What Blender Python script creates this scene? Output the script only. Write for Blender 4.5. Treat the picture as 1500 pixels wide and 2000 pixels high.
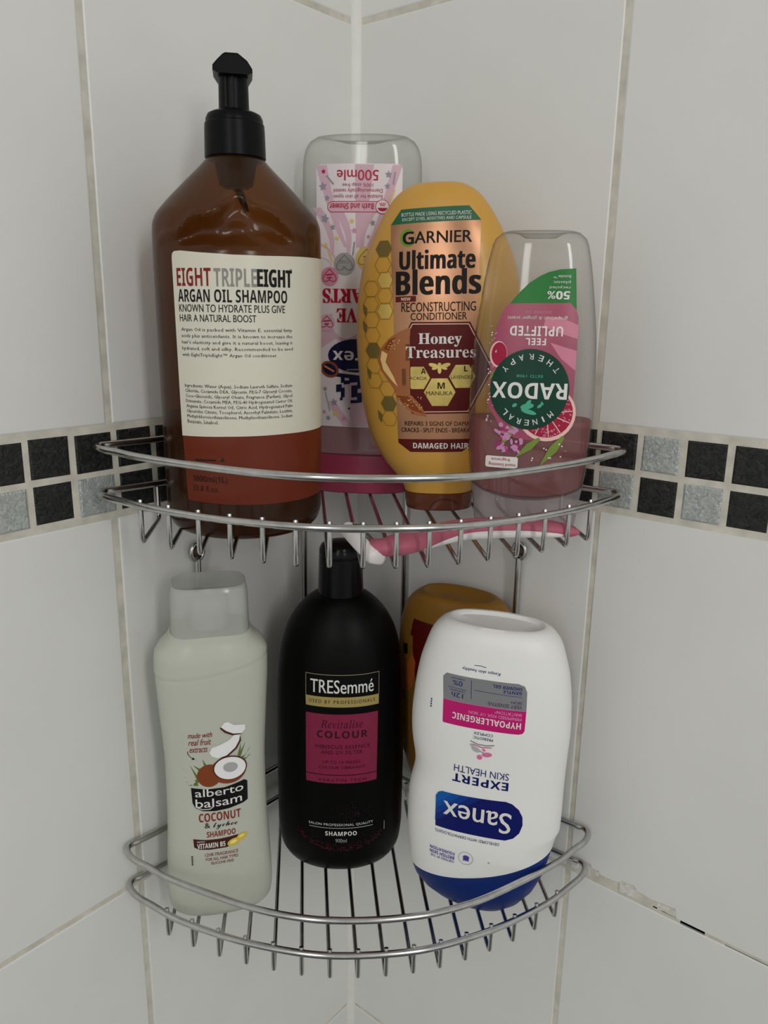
import bpy, bmesh, math, random
from mathutils import Vector, Matrix
random.seed(7)
for o in list(bpy.data.objects): bpy.data.objects.remove(o)
SC = bpy.context.scene
COL = SC.collection
PI = math.pi

# ------------------------------------------------------------------ camera
cam = bpy.data.cameras.new('camera'); camo = bpy.data.objects.new('camera', cam); COL.objects.link(camo)
cam.sensor_fit = 'VERTICAL'; cam.sensor_height = 36.0; cam.lens = 1539.57 / 2000 * 36.0
cam.clip_start = 0.02
R_, U_, F_ = (0.77302551, 0.63419484, 0.01511475), (-0.16911868, 0.18305925, 0.96844627), (-0.61141674, 0.75118986, -0.24876367)
camo.matrix_world = Matrix(((R_[0], U_[0], -F_[0], 0.38815538), (R_[1], U_[1], -F_[1], -0.43964435),
                            (R_[2], U_[2], -F_[2], 0.08950337), (0, 0, 0, 1)))
SC.camera = camo
# ------------------------------------------------------------------ world, lights, exposure
w = bpy.data.worlds.new('world'); SC.world = w; w.use_nodes = True
bg = w.node_tree.nodes['Background']; bg.inputs[0].default_value = (0.96, 0.96, 0.935, 1); bg.inputs[1].default_value = 0.56
def area(name, loc, target, sx, sy, power, col):
    l = bpy.data.lights.new(name, 'AREA'); l.shape = 'RECTANGLE'; l.size = sx; l.size_y = sy; l.energy = power; l.color = col
    o = bpy.data.objects.new(name, l); COL.objects.link(o); o.location = loc
    o.rotation_euler = (Vector(target) - Vector(loc)).to_track_quat('-Z', 'Y').to_euler()
    return o
area('window_light', (1.51, -0.80, 0.72), (0.1, -0.1, -0.05), 0.16, 1.1, 6.5, (1.0, 0.99, 0.97))
area('window_light', (0.78, -1.52, 0.72), (0.1, -0.1, -0.05), 0.16, 1.1, 4.5, (1.0, 0.99, 0.97))
SC.view_settings.view_transform = 'Standard'; SC.view_settings.look = 'None'
SC.view_settings.exposure = 0.0; SC.view_settings.gamma = 1.0; SC.view_settings.use_curve_mapping = False
SC.cycles.transparent_max_bounces = 24; SC.cycles.max_bounces = 12
SC.cycles.use_denoising = True

# ------------------------------------------------------------------ materials
def lin(c):
    c /= 255.0
    return c / 12.92 if c <= 0.04045 else ((c + 0.055) / 1.055) ** 2.4
def C(r, g, b, k=1.75):
    k *= .84
    return (min(lin(r) * k, .9), min(lin(g) * k, .9), min(lin(b) * k, .9), 1)
MATS = {}
def pm(name, col, rough=0.45, metal=0.0, coat=0.0, noise=0.0, nscale=60, bump=0.0, spec=0.5):
    if name in MATS: return MATS[name]
    m = bpy.data.materials.new(name); m.use_nodes = True; nt = m.node_tree; b = nt.nodes['Principled BSDF']
    b.inputs['Base Color'].default_value = col; b.inputs['Roughness'].default_value = rough; b.inputs['Metallic'].default_value = metal
    b.inputs['Coat Weight'].default_value = coat; b.inputs['Specular IOR Level'].default_value = spec
    if noise or bump:
        tc = nt.nodes.new('ShaderNodeTexCoord'); n = nt.nodes.new('ShaderNodeTexNoise'); n.inputs['Scale'].default_value = nscale
        n.inputs['Detail'].default_value = 5; nt.links.new(tc.outputs['Object'], n.inputs['Vector'])
        if noise:
            mx = nt.nodes.new('ShaderNodeMix'); mx.data_type = 'RGBA'; mx.blend_type = 'MULTIPLY'; mx.inputs[0].default_value = 1
            rp = nt.nodes.new('ShaderNodeMapRange'); rp.inputs[1].default_value = .3; rp.inputs[2].default_value = .7
            rp.inputs[3].default_value = 1 - noise; rp.inputs[4].default_value = 1 + noise * .3
            nt.links.new(n.outputs['Fac'], rp.inputs[0]); mx.inputs['A'].default_value = col
            nt.links.new(rp.outputs[0], mx.inputs['B']); nt.links.new(mx.outputs['Result'], b.inputs['Base Color'])
        if bump:
            bp = nt.nodes.new('ShaderNodeBump'); bp.inputs['Strength'].default_value = bump; bp.inputs['Distance'].default_value = .001
            nt.links.new(n.outputs['Fac'], bp.inputs['Height']); nt.links.new(bp.outputs[0], b.inputs['Normal'])
    MATS[name] = m; return m
def clear(name, tint, body=0.0, bodycol=(.5, .5, .5, 1), rough=0.06, refl=1.0, sss=0.0):
    """thin clear plastic: tinted see-through wall, some scattering body, fresnel gloss"""
    m = bpy.data.materials.new(name); m.use_nodes = True; nt = m.node_tree; nt.nodes.clear()
    out = nt.nodes.new('ShaderNodeOutputMaterial'); tr = nt.nodes.new('ShaderNodeBsdfTransparent'); tr.inputs[0].default_value = tint
    df = nt.nodes.new('ShaderNodeBsdfDiffuse'); df.inputs[0].default_value = bodycol
    tl = nt.nodes.new('ShaderNodeBsdfTranslucent'); tl.inputs[0].default_value = bodycol
    m0 = nt.nodes.new('ShaderNodeMixShader'); m0.inputs[0].default_value = sss
    nt.links.new(df.outputs[0], m0.inputs[1]); nt.links.new(tl.outputs[0], m0.inputs[2])
    m1 = nt.nodes.new('ShaderNodeMixShader'); m1.inputs[0].default_value = body
    nt.links.new(tr.outputs[0], m1.inputs[1]); nt.links.new(m0.outputs[0], m1.inputs[2])
    gl = nt.nodes.new('ShaderNodeBsdfGlossy'); gl.inputs['Roughness'].default_value = rough
    fr = nt.nodes.new('ShaderNodeLayerWeight'); fr.inputs[0].default_value = .5      # Schlick: 0.04 + 0.96 facing^5
    pw = nt.nodes.new('ShaderNodeMath'); pw.operation = 'POWER'; pw.inputs[1].default_value = 5; nt.links.new(fr.outputs['Facing'], pw.inputs[0])
    # the wall absorbs more where it is seen edge-on (longer path through the plastic)
    p3 = nt.nodes.new('ShaderNodeMath'); p3.operation = 'POWER'; p3.inputs[1].default_value = 3.0; nt.links.new(fr.outputs['Facing'], p3.inputs[0])
    mc = nt.nodes.new('ShaderNodeMix'); mc.data_type = 'RGBA'; mc.inputs['A'].default_value = tint; mc.inputs['B'].default_value = (tint[0] ** 2 * .52, tint[1] ** 2 * .52, tint[2] ** 2 * .52, 1)
    nt.links.new(p3.outputs[0], mc.inputs[0]); nt.links.new(mc.outputs['Result'], tr.inputs[0])
    mu = nt.nodes.new('ShaderNodeMath'); mu.operation = 'MULTIPLY_ADD'; mu.inputs[1].default_value = .85 * refl; mu.inputs[2].default_value = .04 * refl
    nt.links.new(pw.outputs[0], mu.inputs[0])
    m2 = nt.nodes.new('ShaderNodeMixShader'); nt.links.new(mu.outputs[0], m2.inputs[0])
    nt.links.new(m1.outputs[0], m2.inputs[1]); nt.links.new(gl.outputs[0], m2.inputs[2]); nt.links.new(m2.outputs[0], out.inputs[0])
    MATS[name] = m; return m

M_tile = pm('white_glaze', (.80, .80, .775, 1), .32, noise=.03, nscale=14, bump=.03)
M_grout = pm('grout', (.70, .665, .575, 1), .85, noise=.22, nscale=90, bump=.35)
M_bisc = pm('tile_biscuit', (.82, .80, .74, 1), .75, noise=.16, nscale=300, bump=.4)
M_dark = pm('bare_adhesive', (.035, .03, .026, 1), .9, noise=.3, nscale=200)
M_caulk = pm('caulk', (.85, .85, .80, 1), .5, noise=.10, nscale=40, bump=.1)
M_chrome = pm('chrome_wire', (.58, .58, .57, 1), .20, 1.0, noise=.18, nscale=160)
M_rust = pm('rusty_screw', (.09, .05, .03, 1), .7, .4, noise=.6, nscale=700)

def mosaic_mat(name, base, spec, hi, scale, metal, rough, bumpst):
    m = bpy.data.materials.new(name); m.use_nodes = True; nt = m.node_tree; b = nt.nodes['Principled BSDF']
    tc = nt.nodes.new('ShaderNodeTexCoord'); oi = nt.nodes.new('ShaderNodeObjectInfo')
    add = nt.nodes.new('ShaderNodeVectorMath'); add.operation = 'MULTIPLY_ADD'; add.inputs[1].default_value = (1, 1, 1)
    nt.links.new(tc.outputs['Object'], add.inputs[0]); nt.links.new(oi.outputs['Random'], add.inputs[2])
    v = nt.nodes.new('ShaderNodeTexVoronoi'); v.feature = 'DISTANCE_TO_EDGE'; v.inputs['Scale'].default_value = scale
    n = nt.nodes.new('ShaderNodeTexNoise'); n.inputs['Scale'].default_value = scale * .9; n.inputs['Detail'].default_value = 6; n.inputs['Distortion'].default_value = 1.5
    nt.links.new(add.outputs[0], n.inputs['Vector']); nt.links.new(n.outputs['Color'], v.inputs['Vector']) if False else nt.links.new(add.outputs[0], v.inputs['Vector'])
    rp = nt.nodes.new('ShaderNodeValToRGB'); rp.color_ramp.elements[0].position = .35; rp.color_ramp.elements[0].color = base
    rp.color_ramp.elements[1].position = .78; rp.color_ramp.elements[1].color = hi
    nt.links.new(n.outputs['Fac'], rp.inputs[0]); nt.links.new(rp.outputs[0], b.inputs['Base Color'])
    bp = nt.nodes.new('ShaderNodeBump'); bp.inputs['Strength'].default_value = bumpst; bp.inputs['Distance'].default_value = .0015
    nt.links.new(n.outputs['Fac'], bp.inputs['Height']); nt.links.new(bp.outputs[0], b.inputs['Normal'])
    b.inputs['Metallic'].default_value = metal; b.inputs['Roughness'].default_value = rough; b.inputs['Specular IOR Level'].default_value = spec
    return m
M_mblack = mosaic_mat('black_mosaic', (.006, .006, .006, 1), .35, (.035, .035, .035, 1), 330, 0, .42, .5)
M_msilver = mosaic_mat('silver_foil_glass', (.36, .39, .375, 1), .5, (.60, .64, .615, 1), 380, .3, .28, .45)

# ------------------------------------------------------------------ basic builders
def link(name, me, parent=None):
    o = bpy.data.objects.new(name, me); COL.objects.link(o)
    if parent is not None: o.parent = parent
    return o
def mesh_from(name, verts, faces, mats, parent=None, smooth=False, sharp=None, fm=None):
    me = bpy.data.meshes.new(name); me.from_pydata(verts, [], faces)
    for m in (mats if isinstance(mats, (list, tuple)) else [mats]): me.materials.append(m)
    if fm: me.polygons.foreach_set('material_index', fm)
    if smooth:
        me.polygons.foreach_set('use_smooth', [True] * len(me.polygons))
        me.update()
        me.set_sharp_from_angle(angle=math.radians(sharp or 40))
    me.update()
    return link(name, me, parent)
def empty(name, loc=(0, 0, 0), rot=(0, 0, 0), label=None, cat=None, group=None):
    o = bpy.data.objects.new(name, None); COL.objects.link(o); o.empty_display_size = .02
    o.location = loc; o.rotation_euler = rot; o['label'] = label; o['category'] = cat
    if group: o['group'] = group
    return o
def tube(pts, r, n=10, closed=False, r2=None):
    """swept round wire; pts world/local vectors"""
    P = [Vector(p) for p in pts]; N = len(P); V = []; Fc = []
    tang = []
    for i in range(N):
        a = P[(i - 1) % N] if (closed or i > 0) else P[i]; b = P[(i + 1) % N] if (closed or i < N - 1) else P[i]
        tang.append((b - a).normalized())
    up = Vector((0, 0, 1)) if abs(tang[0].z) < .9 else Vector((1, 0, 0))
    nrm = (up - tang[0] * up.dot(tang[0])).normalized()
    for i in range(N):
        nrm = (nrm - tang[i] * nrm.dot(tang[i])).normalized(); bi = tang[i].cross(nrm)
        ra = r[i] if isinstance(r, (list, tuple)) else r
        rb = (r2[i] if isinstance(r2, (list, tuple)) else r2) if r2 is not None else ra
        for k in range(n):
            t = 2 * PI * k / n; V.append(P[i] + nrm * math.cos(t) * ra + bi * math.sin(t) * rb)
    M = N if closed else N - 1
    for i in range(M):
        j = (i + 1) % N
        for k in range(n): Fc.append((i * n + k, i * n + (k + 1) % n, j * n + (k + 1) % n, j * n + k))
    if not closed:
        Fc.append(tuple(range(n - 1, -1, -1))); Fc.append(tuple((N - 1) * n + k for k in range(n)))
    return V, Fc
def catmull(pts, m=8, closed=False):
    P = [Vector(p) for p in pts]; N = len(P); out = []
    for i in range(N if closed else N - 1):
        g = lambda k: P[k % N] if closed else P[min(max(k, 0), N - 1)]
        p0, p1, p2, p3 = g(i - 1), g(i), g(i + 1), g(i + 2)
        for k in range(m):
            t = k / m
            out.append(.5 * ((2 * p1) + (p2 - p0) * t + (2 * p0 - 5 * p1 + 4 * p2 - p3) * t * t + (3 * p1 - p0 - 3 * p2 + p3) * t ** 3))
    if not closed: out.append(P[-1])
    return out
def bevel_box(sx, sy, sz, bev):
    """box centred on x,y; z from -sz (back) to 0 (face), bevelled rim on the face"""
    hx, hy = sx / 2, sy / 2
    V = []; Fc = []
    for (ix, iy, z) in ((hx, hy, -sz), (hx, hy, -bev), (hx - bev * .3, hy - bev * .3, -bev * .3), (hx - bev, hy - bev, 0)):
        V += [(-ix, -iy, z), (ix, -iy, z), (ix, iy, z), (-ix, iy, z)]
    for r in range(3):
        for k in range(4): a = r * 4 + k; b = r * 4 + (k + 1) % 4; Fc.append((a, b, b + 4, a + 4))
    Fc.append((12, 13, 14, 15)); Fc.append((3, 2, 1, 0))
    return V, Fc

# ------------------------------------------------------------------ walls: tile by tile
EXT, ZT, ZB = 0.82, 1.04, -1.30
def to_wall(side, s, z, d):          # s: distance from the corner, d: depth out of the wall face
    return (d, -s, z) if side == 'L' else (s, -d, z)
def wall_slab(side, slots):
    """grout bed, its face 1 mm behind the tile faces; slots are joints whose grout has fallen out"""
    ss = sorted({-.001 if side == 'L' else -.001, EXT} | {a for sl in slots for a in sl[:2]})
    zz = sorted({ZB, ZT} | {a for sl in slots for a in sl[2:]})
    V = []; Fc = []; fm = []
    def q(p, mat):
        b = len(V); V.extend(p); Fc.append((b, b + 1, b + 2, b + 3)); fm.append(mat)
    D0, D1, DB = -.0005, -.008, -.03
    for i in range(len(ss) - 1):
        for j in range(len(zz) - 1):
            a, b, c, d = ss[i], ss[i + 1], zz[j], zz[j + 1]
            hole = any(sl[0] <= a + 1e-6 and sl[1] >= b - 1e-6 and sl[2] <= c + 1e-6 and sl[3] >= d - 1e-6 for sl in slots)
            if not hole: q([to_wall(side, a, c, D0), to_wall(side, b, c, D0), to_wall(side, b, d, D0), to_wall(side, a, d, D0)], 0)
            else:
                q([to_wall(side, a, c, D1), to_wall(side, b, c, D1), to_wall(side, b, d, D1), to_wall(side, a, d, D1)], 1)
                for (p0, p1) in (((a, c), (b, c)), ((b, c), (b, d)), ((b, d), (a, d)), ((a, d), (a, c))):
                    q([to_wall(side, *p0, D0), to_wall(side, *p1, D0), to_wall(side, *p1, D1), to_wall(side, *p0, D1)], 1)
    a, b = ss[0], EXT
    for pts in ([(a, ZB, DB), (b, ZB, DB), (b, ZT, DB), (a, ZT, DB)], [(a, ZB, D0), (b, ZB, D0), (b, ZB, DB), (a, ZB, DB)],
                [(a, ZT, D0), (b, ZT, D0), (b, ZT, DB), (a, ZT, DB)], [(b, ZB, D0), (b, ZT, D0), (b, ZT, DB), (b, ZB, DB)]):
        q([to_wall(side, *p) for p in pts], 0)
    o = mesh_from('wall_left' if side == 'L' else 'wall_right', V, Fc, [M_grout, M_dark], fm=fm)
    o['kind'] = 'structure'; o['label'] = 'white tiled shower wall on the %s of the corner, with a black and silver mosaic band' % ('left' if side == 'L' else 'right')
    return o
TCACHE = {}
def place_tile(side, wall, name, s0, s1, z0, z1, mat, jit=.0002, bev=.0011, depth=.006, pts=None):
    key = (round(s1 - s0, 4), round(z1 - z0, 4), mat.name)
    if key not in TCACHE:
        V, Fc = bevel_box(s1 - s0, z1 - z0, depth, bev)
        me = bpy.data.meshes.new(name); me.from_pydata(V, [], Fc); me.materials.append(mat)
        TCACHE[key] = me
    o = link(name, TCACHE[key], wall)
    d = random.uniform(-jit, jit)
    o.location = to_wall(side, (s0 + s1) / 2, (z0 + z1) / 2, d)
    # local x -> along wall, local y -> up, local z -> out
    if side == 'L': rot = Matrix(((0, 0, 1), (1, 0, 0), (0, 1, 0)))      # x axis -> +y
    else: rot = Matrix(((1, 0, 0), (0, 0, -1), (0, 1, 0)))
    o.rotation_euler = rot.to_euler()
    return o
P = 0.025
SLOT = [(.2735, .2885, -.2796, -.2758), (.3005, .82, -.2791, -.2783), (.256, .2735, -.2768, -.2758)]
for side in 'LR':
    wall = wall_slab(side, SLOT if side == 'R' else [])
    o0 = .17466 if side == 'L' else .19384
    g = .0017
    up = [(.0038, .2021 - g if side == 'L' else .1903 - g)]
    lo = [(.0038, .2024 - g if side == 'L' else .1970 - g)]
    for k in range(3):
        up.append((up[-1][1] + 2 * g, min(up[-1][1] + .2, EXT) + g * 0)); lo.append((lo[-1][1] + 2 * g, min(lo[-1][1] + .2, EXT)))
    zb = -.2661 if side == 'L' else -.2777
    for (a, b) in up:
        for (z0, z1) in ((.0265, .2728 - g), (.2728 + g, .5215), (.5245, .7745), (.7775, 1.0275)): place_tile(side, wall, 'tile', a, b, z0, z1, M_tile)
    for i, (a, b) in enumerate(lo):
        for (z0, z1) in ((zb + .0013, -.0265), (-.5224 + .0012, zb - .0013), (-.774, -.5224 - .0012), (-1.027, -.7766), (-1.28, -1.0296)):
            if side == 'R' and i == 1 and z1 > -.1: continue
            place_tile(side, wall, 'tile', a, b, z0, z1, M_tile)
    if side == 'R':       # the tile whose lower edge is chipped away in places
        a, b = lo[1]; z0, z1 = zb + .0013, -.0265
        edge = [(a, z0 + .0030), (a + .004, z0 + .0085), (a + .010, z0 + .0094), (a + .0142, z0 + .0096), (a + .0150, z0 + .0070), (a + .0200, z0 + .0072), (a + .0215, z0 + .0050),
                (a + .0290, z0 + .0052), (a + .0345, z0 + .0062), (a + .0360, z0 + .0085), (a + .0390, z0 + .0080), (a + .0440, z0 + .0090), (a + .0470, z0 + .0060),
                (a + .0560, z0 + .0050), (a + .0640, z0 + .0058), (a + .0712, z0 + .0062), (a + .0722, z0), (b, z0)]
        outl = edge + [(b, z1), (a, z1)]
        V = [to_wall(side, s, z, 0) for s, z in outl] + [to_wall(side, s, z, -.006) for s, z in outl]; n = len(outl)
        Fc = [tuple(range(n)), tuple(range(2 * n - 1, n - 1, -1))] + [(i, (i + 1) % n, (i + 1) % n + n, i + n) for i in range(n)]
        mesh_from('tile', V, Fc, [M_tile, M_bisc], wall, fm=[0, 0] + [1] * n)['label'] = 'white tile with a chipped lower edge'
        # raw biscuit and crumbs left along the broken edge
        rnd = random.Random(3)
        for (s0, s1, h, dd) in ((.0005, .0140, .0080, .0006), (.0145, .0210, .0066, .0002), (.0215, .0340, .0046, -.0002), (.0350, .0465, .0074, .0012), (.0468, .0600, .0044, .0000), (.0600, .0718, .0050, .0004)):
            m = 7; top = [(a + s0 + (s1 - s0) * k / (m - 1), z0 + h * rnd.uniform(.8, 1.0)) for k in range(m)]
            bot = [(a + s0 + (s1 - s0) * k / (m - 1), z0 - .0002 + rnd.uniform(-.0004, .0004)) for k in range(m)]
            V = []; Fc = []
            for k in range(m): V += [to_wall(side, *bot[k], dd - .0012 + rnd.uniform(-.0003, .0003)), to_wall(side, *top[k], dd - .0006 + rnd.uniform(-.0004, .0004)), to_wall(side, *top[k], -.006), to_wall(side, *bot[k], -.006)]
            for k in range(m - 1):
                for q in range(4): Fc.append((k * 4 + q, k * 4 + (q + 1) % 4, k * 4 + 4 + (q + 1) % 4, k * 4 + 4 + q))
            Fc += [(0, 1, 2, 3), (m * 4 - 1, m * 4 - 2, m * 4 - 3, m * 4 - 4)]
            mesh_from('chipped_biscuit', V, Fc, M_bisc, wall)
    # mosaic band
    pat = {'L': ({0: 'b'}, {1: 's'}), 'R': ({1: 's'}, {0: 's', 2: 's'})}[side]
    half = .0228
    for row in (0, 1):
        for k in range(-8, 26):
            s0 = o0 + k * P + .0015; s1 = o0 + (k + 1) * P - .0015
            if s1 < .006: continue
            s0 = max(s0, .0042)
            if s1 > EXT: continue
            if side == 'L': silver = (row == 0 and k in (6, 9, 14)) or (row == 1 and k in (1, 3, 7, 12))
            else: silver = (row == 0 and k in (1, 6, 11)) or (row == 1 and k in (0, 2, 8, 13))
            z0, z1 = (.0015, half) if row == 0 else (-half, -.0015)
            j = .0004
            o = place_tile(side, wall, 'mosaic_tile', s0, s1, z0, z1, M_msilver if silver else M_mblack, jit=.0004, bev=.0014, depth=.005)
            o.location = Vector(o.location) + Vector(to_wall(side, random.uniform(-j, j), random.uniform(-j, j), .0002))
            q = Matrix.Rotation(random.uniform(-.012, .012), 3, Vector(to_wall(side, 0, 0, 1)))
            o.rotation_euler = (q @ o.rotation_euler.to_matrix()).to_euler()
M_tray = pm('added_dark_floor', (.13, .13, .125, 1), .4, noise=.1, nscale=6)  # unseen floor, added dark so little light rises from below
o = mesh_from('floor', [(-.03, .03, ZB), (3.4, .03, ZB), (3.4, -3.4, ZB), (-.03, -3.4, ZB), (-.03, .03, ZB - .05), (3.4, .03, ZB - .05), (3.4, -3.4, ZB - .05), (-.03, -3.4, ZB - .05)],
              [(0, 3, 2, 1), (4, 5, 6, 7), (0, 1, 5, 4), (1, 2, 6, 5), (2, 3, 7, 6), (3, 0, 4, 7)], M_tray)
o['kind'] = 'structure'; o['label'] = 'unseen floor added below the shower walls, kept dark to cut light from below'
o = mesh_from('ceiling', [(-.03, .03, ZT), (2.2, .03, ZT), (2.2, -2.2, ZT), (-.03, -2.2, ZT), (-.03, .03, ZT + .05), (2.2, .03, ZT + .05), (2.2, -2.2, ZT + .05), (-.03, -2.2, ZT + .05)],
              [(0, 1, 2, 3), (7, 6, 5, 4), (0, 4, 5, 1), (1, 5, 6, 2), (2, 6, 7, 3), (3, 7, 4, 0)], pm('ceiling_paint', (.7, .7, .68, 1), .8))
o['kind'] = 'structure'; o['label'] = 'unseen plain white ceiling added above the shower to cut light from above'  # unseen ceiling, added to hold back light from above
# corner caulk bead
V = []; Fc = []; prof = [(-.0005, -.0042), (.0008, -.0040), (.0016, -.0026), (.0026, -.0016), (.0040, -.0008), (.0042, .0005), (-.0005, .0005)]
nz = 60; rnd = random.Random(5)
for i in range(nz):
    z = ZB + (ZT - ZB) * i / (nz - 1); k = 1 + rnd.uniform(-.10, .14)
    V += [(x * k, y * k, z) for x, y in prof]
n = len(prof)
for i in range(nz - 1):
    for k in range(n): Fc.append((i * n + k, i * n + (k + 1) % n, (i + 1) * n + (k + 1) % n, (i + 1) * n + k))
Fc += [tuple(range(n)), tuple((nz - 1) * n + k for k in range(n - 1, -1, -1))]
o = mesh_from('trim_1', V, Fc, M_caulk, smooth=True, sharp=60); o['kind'] = 'structure'; o['label'] = 'white sealant bead running down the corner'

# ------------------------------------------------------------------ shower caddy
def uw(u, wv, z): return Vector(((u + wv) / 2 ** .5, (u - wv) / 2 ** .5, z)) / 1000.0
def arc_pts(base, front): # half arc u>0, scaled so that w(0)=front
    f0 = base[0][1]; e = base[-1][1]
    return [(u, e + (wv - e) * (front - e) / (f0 - e)) for u, wv in base]
RIM = [(0, 229.5), (20, 228.6), (38, 225.3), (62, 217.2), (85, 206.5), (112, 190), (131, 173.5), (139, 166)]
RAIL = [(0, 236.5), (20, 235.3), (38, 231.8), (62, 222.5), (90, 205.5), (117, 186.5), (131, 173), (139, 166)]
def ring_path(half):
    e = half[-1][0]
    side = [(e + 4.6, half[-1][1] - 5.3), (e + 6.9, half[-1][1] - 10.4), (e + 5.7, half[-1][1] - 15), (e + 1, half[-1][1] - 18.6), (130, 138.9), (120, 130), (90, 101.0), (60, 71.3), (36, 47.3), (18, 30.2), (7, 22.5), (0, 20.5)]
    r = half + side
    return r + [(-u, wv) for u, wv in reversed(r[1:-1])]
def w_front(half, u):
    u = abs(u)
    for (u0, w0), (u1, w1) in zip(half, half[1:]):
        if u0 <= u <= u1: return w0 + (w1 - w0) * (u - u0) / (u1 - u0)
    return half[-1][1]
caddy = empty('shower_caddy', (0, 0, 0), (0, 0, 0), 'two-tier chrome wire corner caddy fixed in the tiled shower corner', 'caddy')
def wire(name, pts, r, closed=False, n=10, lab=None):
    V, Fc = tube(pts, r, n, closed)
    o = mesh_from(name, V, Fc, M_chrome, caddy, smooth=True, sharp=60)
    if lab: o['label'] = lab
    return o
U0 = -1.5
LV = [dict(rail=15.0, rim=-10.6, floor=-30.5, slope=-.0085, frail=236.3, frim=229.3, lean=0.8),
      dict(rail=-236.0, rim=-261.8, floor=-279.3, slope=-.0165, frail=222.8, frim=220.0, lean=1.5)]
for L in LV:
    zt = lambda z, u: z + L['slope'] * u
    rail = arc_pts(RAIL, L['frail']); rim = arc_pts(RIM, L['frim'])
    wire('top_rail', catmull([uw(u + U0, wv, zt(L['rail'], u)) for u, wv in ring_path(rail)], 7, True), .00195, True, 12)
    wire('basket_rim', catmull([uw(u + U0, wv, zt(L['rim'], u)) for u, wv in ring_path(rim)], 7, True), .00195, True, 12)
    for i in range(16):
        u = (i - 7.5) * 15.9; wf = w_front(rim, u); wb = abs(u) + 11.5 if abs(u) > 14 else 22.5 + abs(u) * .2
        zr, zf = zt(L['rim'], u), zt(L['floor'], u)
        p = [(wf - 1.6, zr + 2.6), (wf - 1.0, zr + .8), (wf - .7, zr - 3), (wf - L['lean'], zf + 4.5), (wf - L['lean'] - .5, zf + 1.6), (wf - L['lean'] - 2.2, zf + .2), (wf - L['lean'] - 5, zf),
             (wf * .6 + wb * .4, zf), (wb + 8, zf), (wb + 5.2, zf + .4), (wb + 3.6, zf + 2.4), (wb + 3.3, zf + 6), (wb + 3.2, zr - 1)]
        wire('floor_bar', [uw(u + U0, a, z) for a, z in p], .0013, n=8)
    for u in (-36, 36):       # short stays between rail and rim beside the corner
        wire('stay', [uw(u + U0, 46.5, zt(L['rim'], u)), uw(u + U0, 46.5, zt(L['rail'], u))], .0016, n=8)
    for u in (-103, 103):
        wire('stay', [uw(u + U0, 113, zt(L['rim'], u)), uw(u + U0, 113, zt(L['rail'], u))], .0016, n=8)
for u in (-36, 36): wire('upright_post', [uw(u + U0, 44.6, -12), uw(u + U0, 44.6, -262)], .0021, n=10)
for u, zl in ((-103.5, -57.5), (102, -60.5)):
    sg = 1 if u > 0 else -1
    c = uw(u + (0 if u < 0 else -1), abs(u) + 6.2, zl)
    # loop in a plane parallel to the wall
    al = Vector((1, 0, 0)) if u > 0 else Vector((0, -1, 0)); nn = Vector((0, -1, 0)) if u > 0 else Vector((1, 0, 0))
    wire('upright_post', [c + Vector((0, 0, -.0048)), c + Vector((0, 0, -.03)), uw(u - .5, abs(u) + 6.4, -263)], .0021, n=10)
    loop = wire('mounting_loop', [c + al * math.cos(t) * .0044 + Vector((0, 0, math.sin(t) * .0054)) for t in [2 * PI * k / 24 for k in range(24)]], .0014, True, 8)
    Vs = []; Fs = []
    for (r, d) in ((.0034, -.003), (.0036, .0002), (.0030, .0012), (.0016, .0018)):
        Vs += [c + al * r * math.cos(2 * PI * k / 14) + Vector((0, 0, r * math.sin(2 * PI * k / 14))) + nn * d for k in range(14)]
    for i in range(3):
        for k in range(14): Fs.append((i * 14 + k, i * 14 + (k + 1) % 14, i * 14 + 14 + (k + 1) % 14, i * 14 + 14 + k))
    Fs += [tuple(range(13, -1, -1)), tuple(42 + k for k in range(14))]
    s = mesh_from('screw', Vs, Fs, M_rust, loop, smooth=True); s['label'] = 'rusty screw head'

# ------------------------------------------------------------------ bottle profiles (mm): z, half width, half depth, superellipse power
def hermite(xs, ys, x):
    n = len(xs)
    if x <= xs[0]: return ys[0]
    if x >= xs[-1]: return ys[-1]
    i = 0
    while xs[i + 1] < x: i += 1
    d = lambda k: (ys[k + 1] - ys[k]) / (xs[k + 1] - xs[k])
    def m(k):
        if k == 0: return d(0)
        if k == n - 1: return d(n - 2)
        if d(k - 1) * d(k) <= 0: return 0
        return 2 * d(k - 1) * d(k) / (d(k - 1) + d(k))
    h = xs[i + 1] - xs[i]; t = (x - xs[i]) / h
    return ((1 + 2 * t) * (1 - t) ** 2 * ys[i] + t * (1 - t) ** 2 * h * m(i) + t * t * (3 - 2 * t) * ys[i + 1] + t * t * (t - 1) * h * m(i + 1))
class Prof:
    def __init__(s, rows): s.rows = rows; s.zs = [r[0] for r in rows]
    def at(s, z): return [hermite(s.zs, [r[k] for r in s.rows], z) for k in (1, 2, 3)]
    def front(s, x, z):
        a, b, n = s.at(z); t = min(abs(x / a), .9995)
        return -b * (1 - t ** n) ** (1 / n)
    def rings(s, step=3.0, z0=None, z1=None):
        z0 = s.zs[0] if z0 is None else z0; z1 = s.zs[-1] if z1 is None else z1
        zz = {z0, z1} | {z for z in s.zs if z0 < z < z1}; L = sorted(zz); out = []
        for a, b in zip(L, L[1:]):
            k = max(1, int((b - a) / step + .99)); out += [a + (b - a) * i / k for i in range(k)]
        return [(z, *s.at(z)) for z in out + [z1]]
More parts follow.
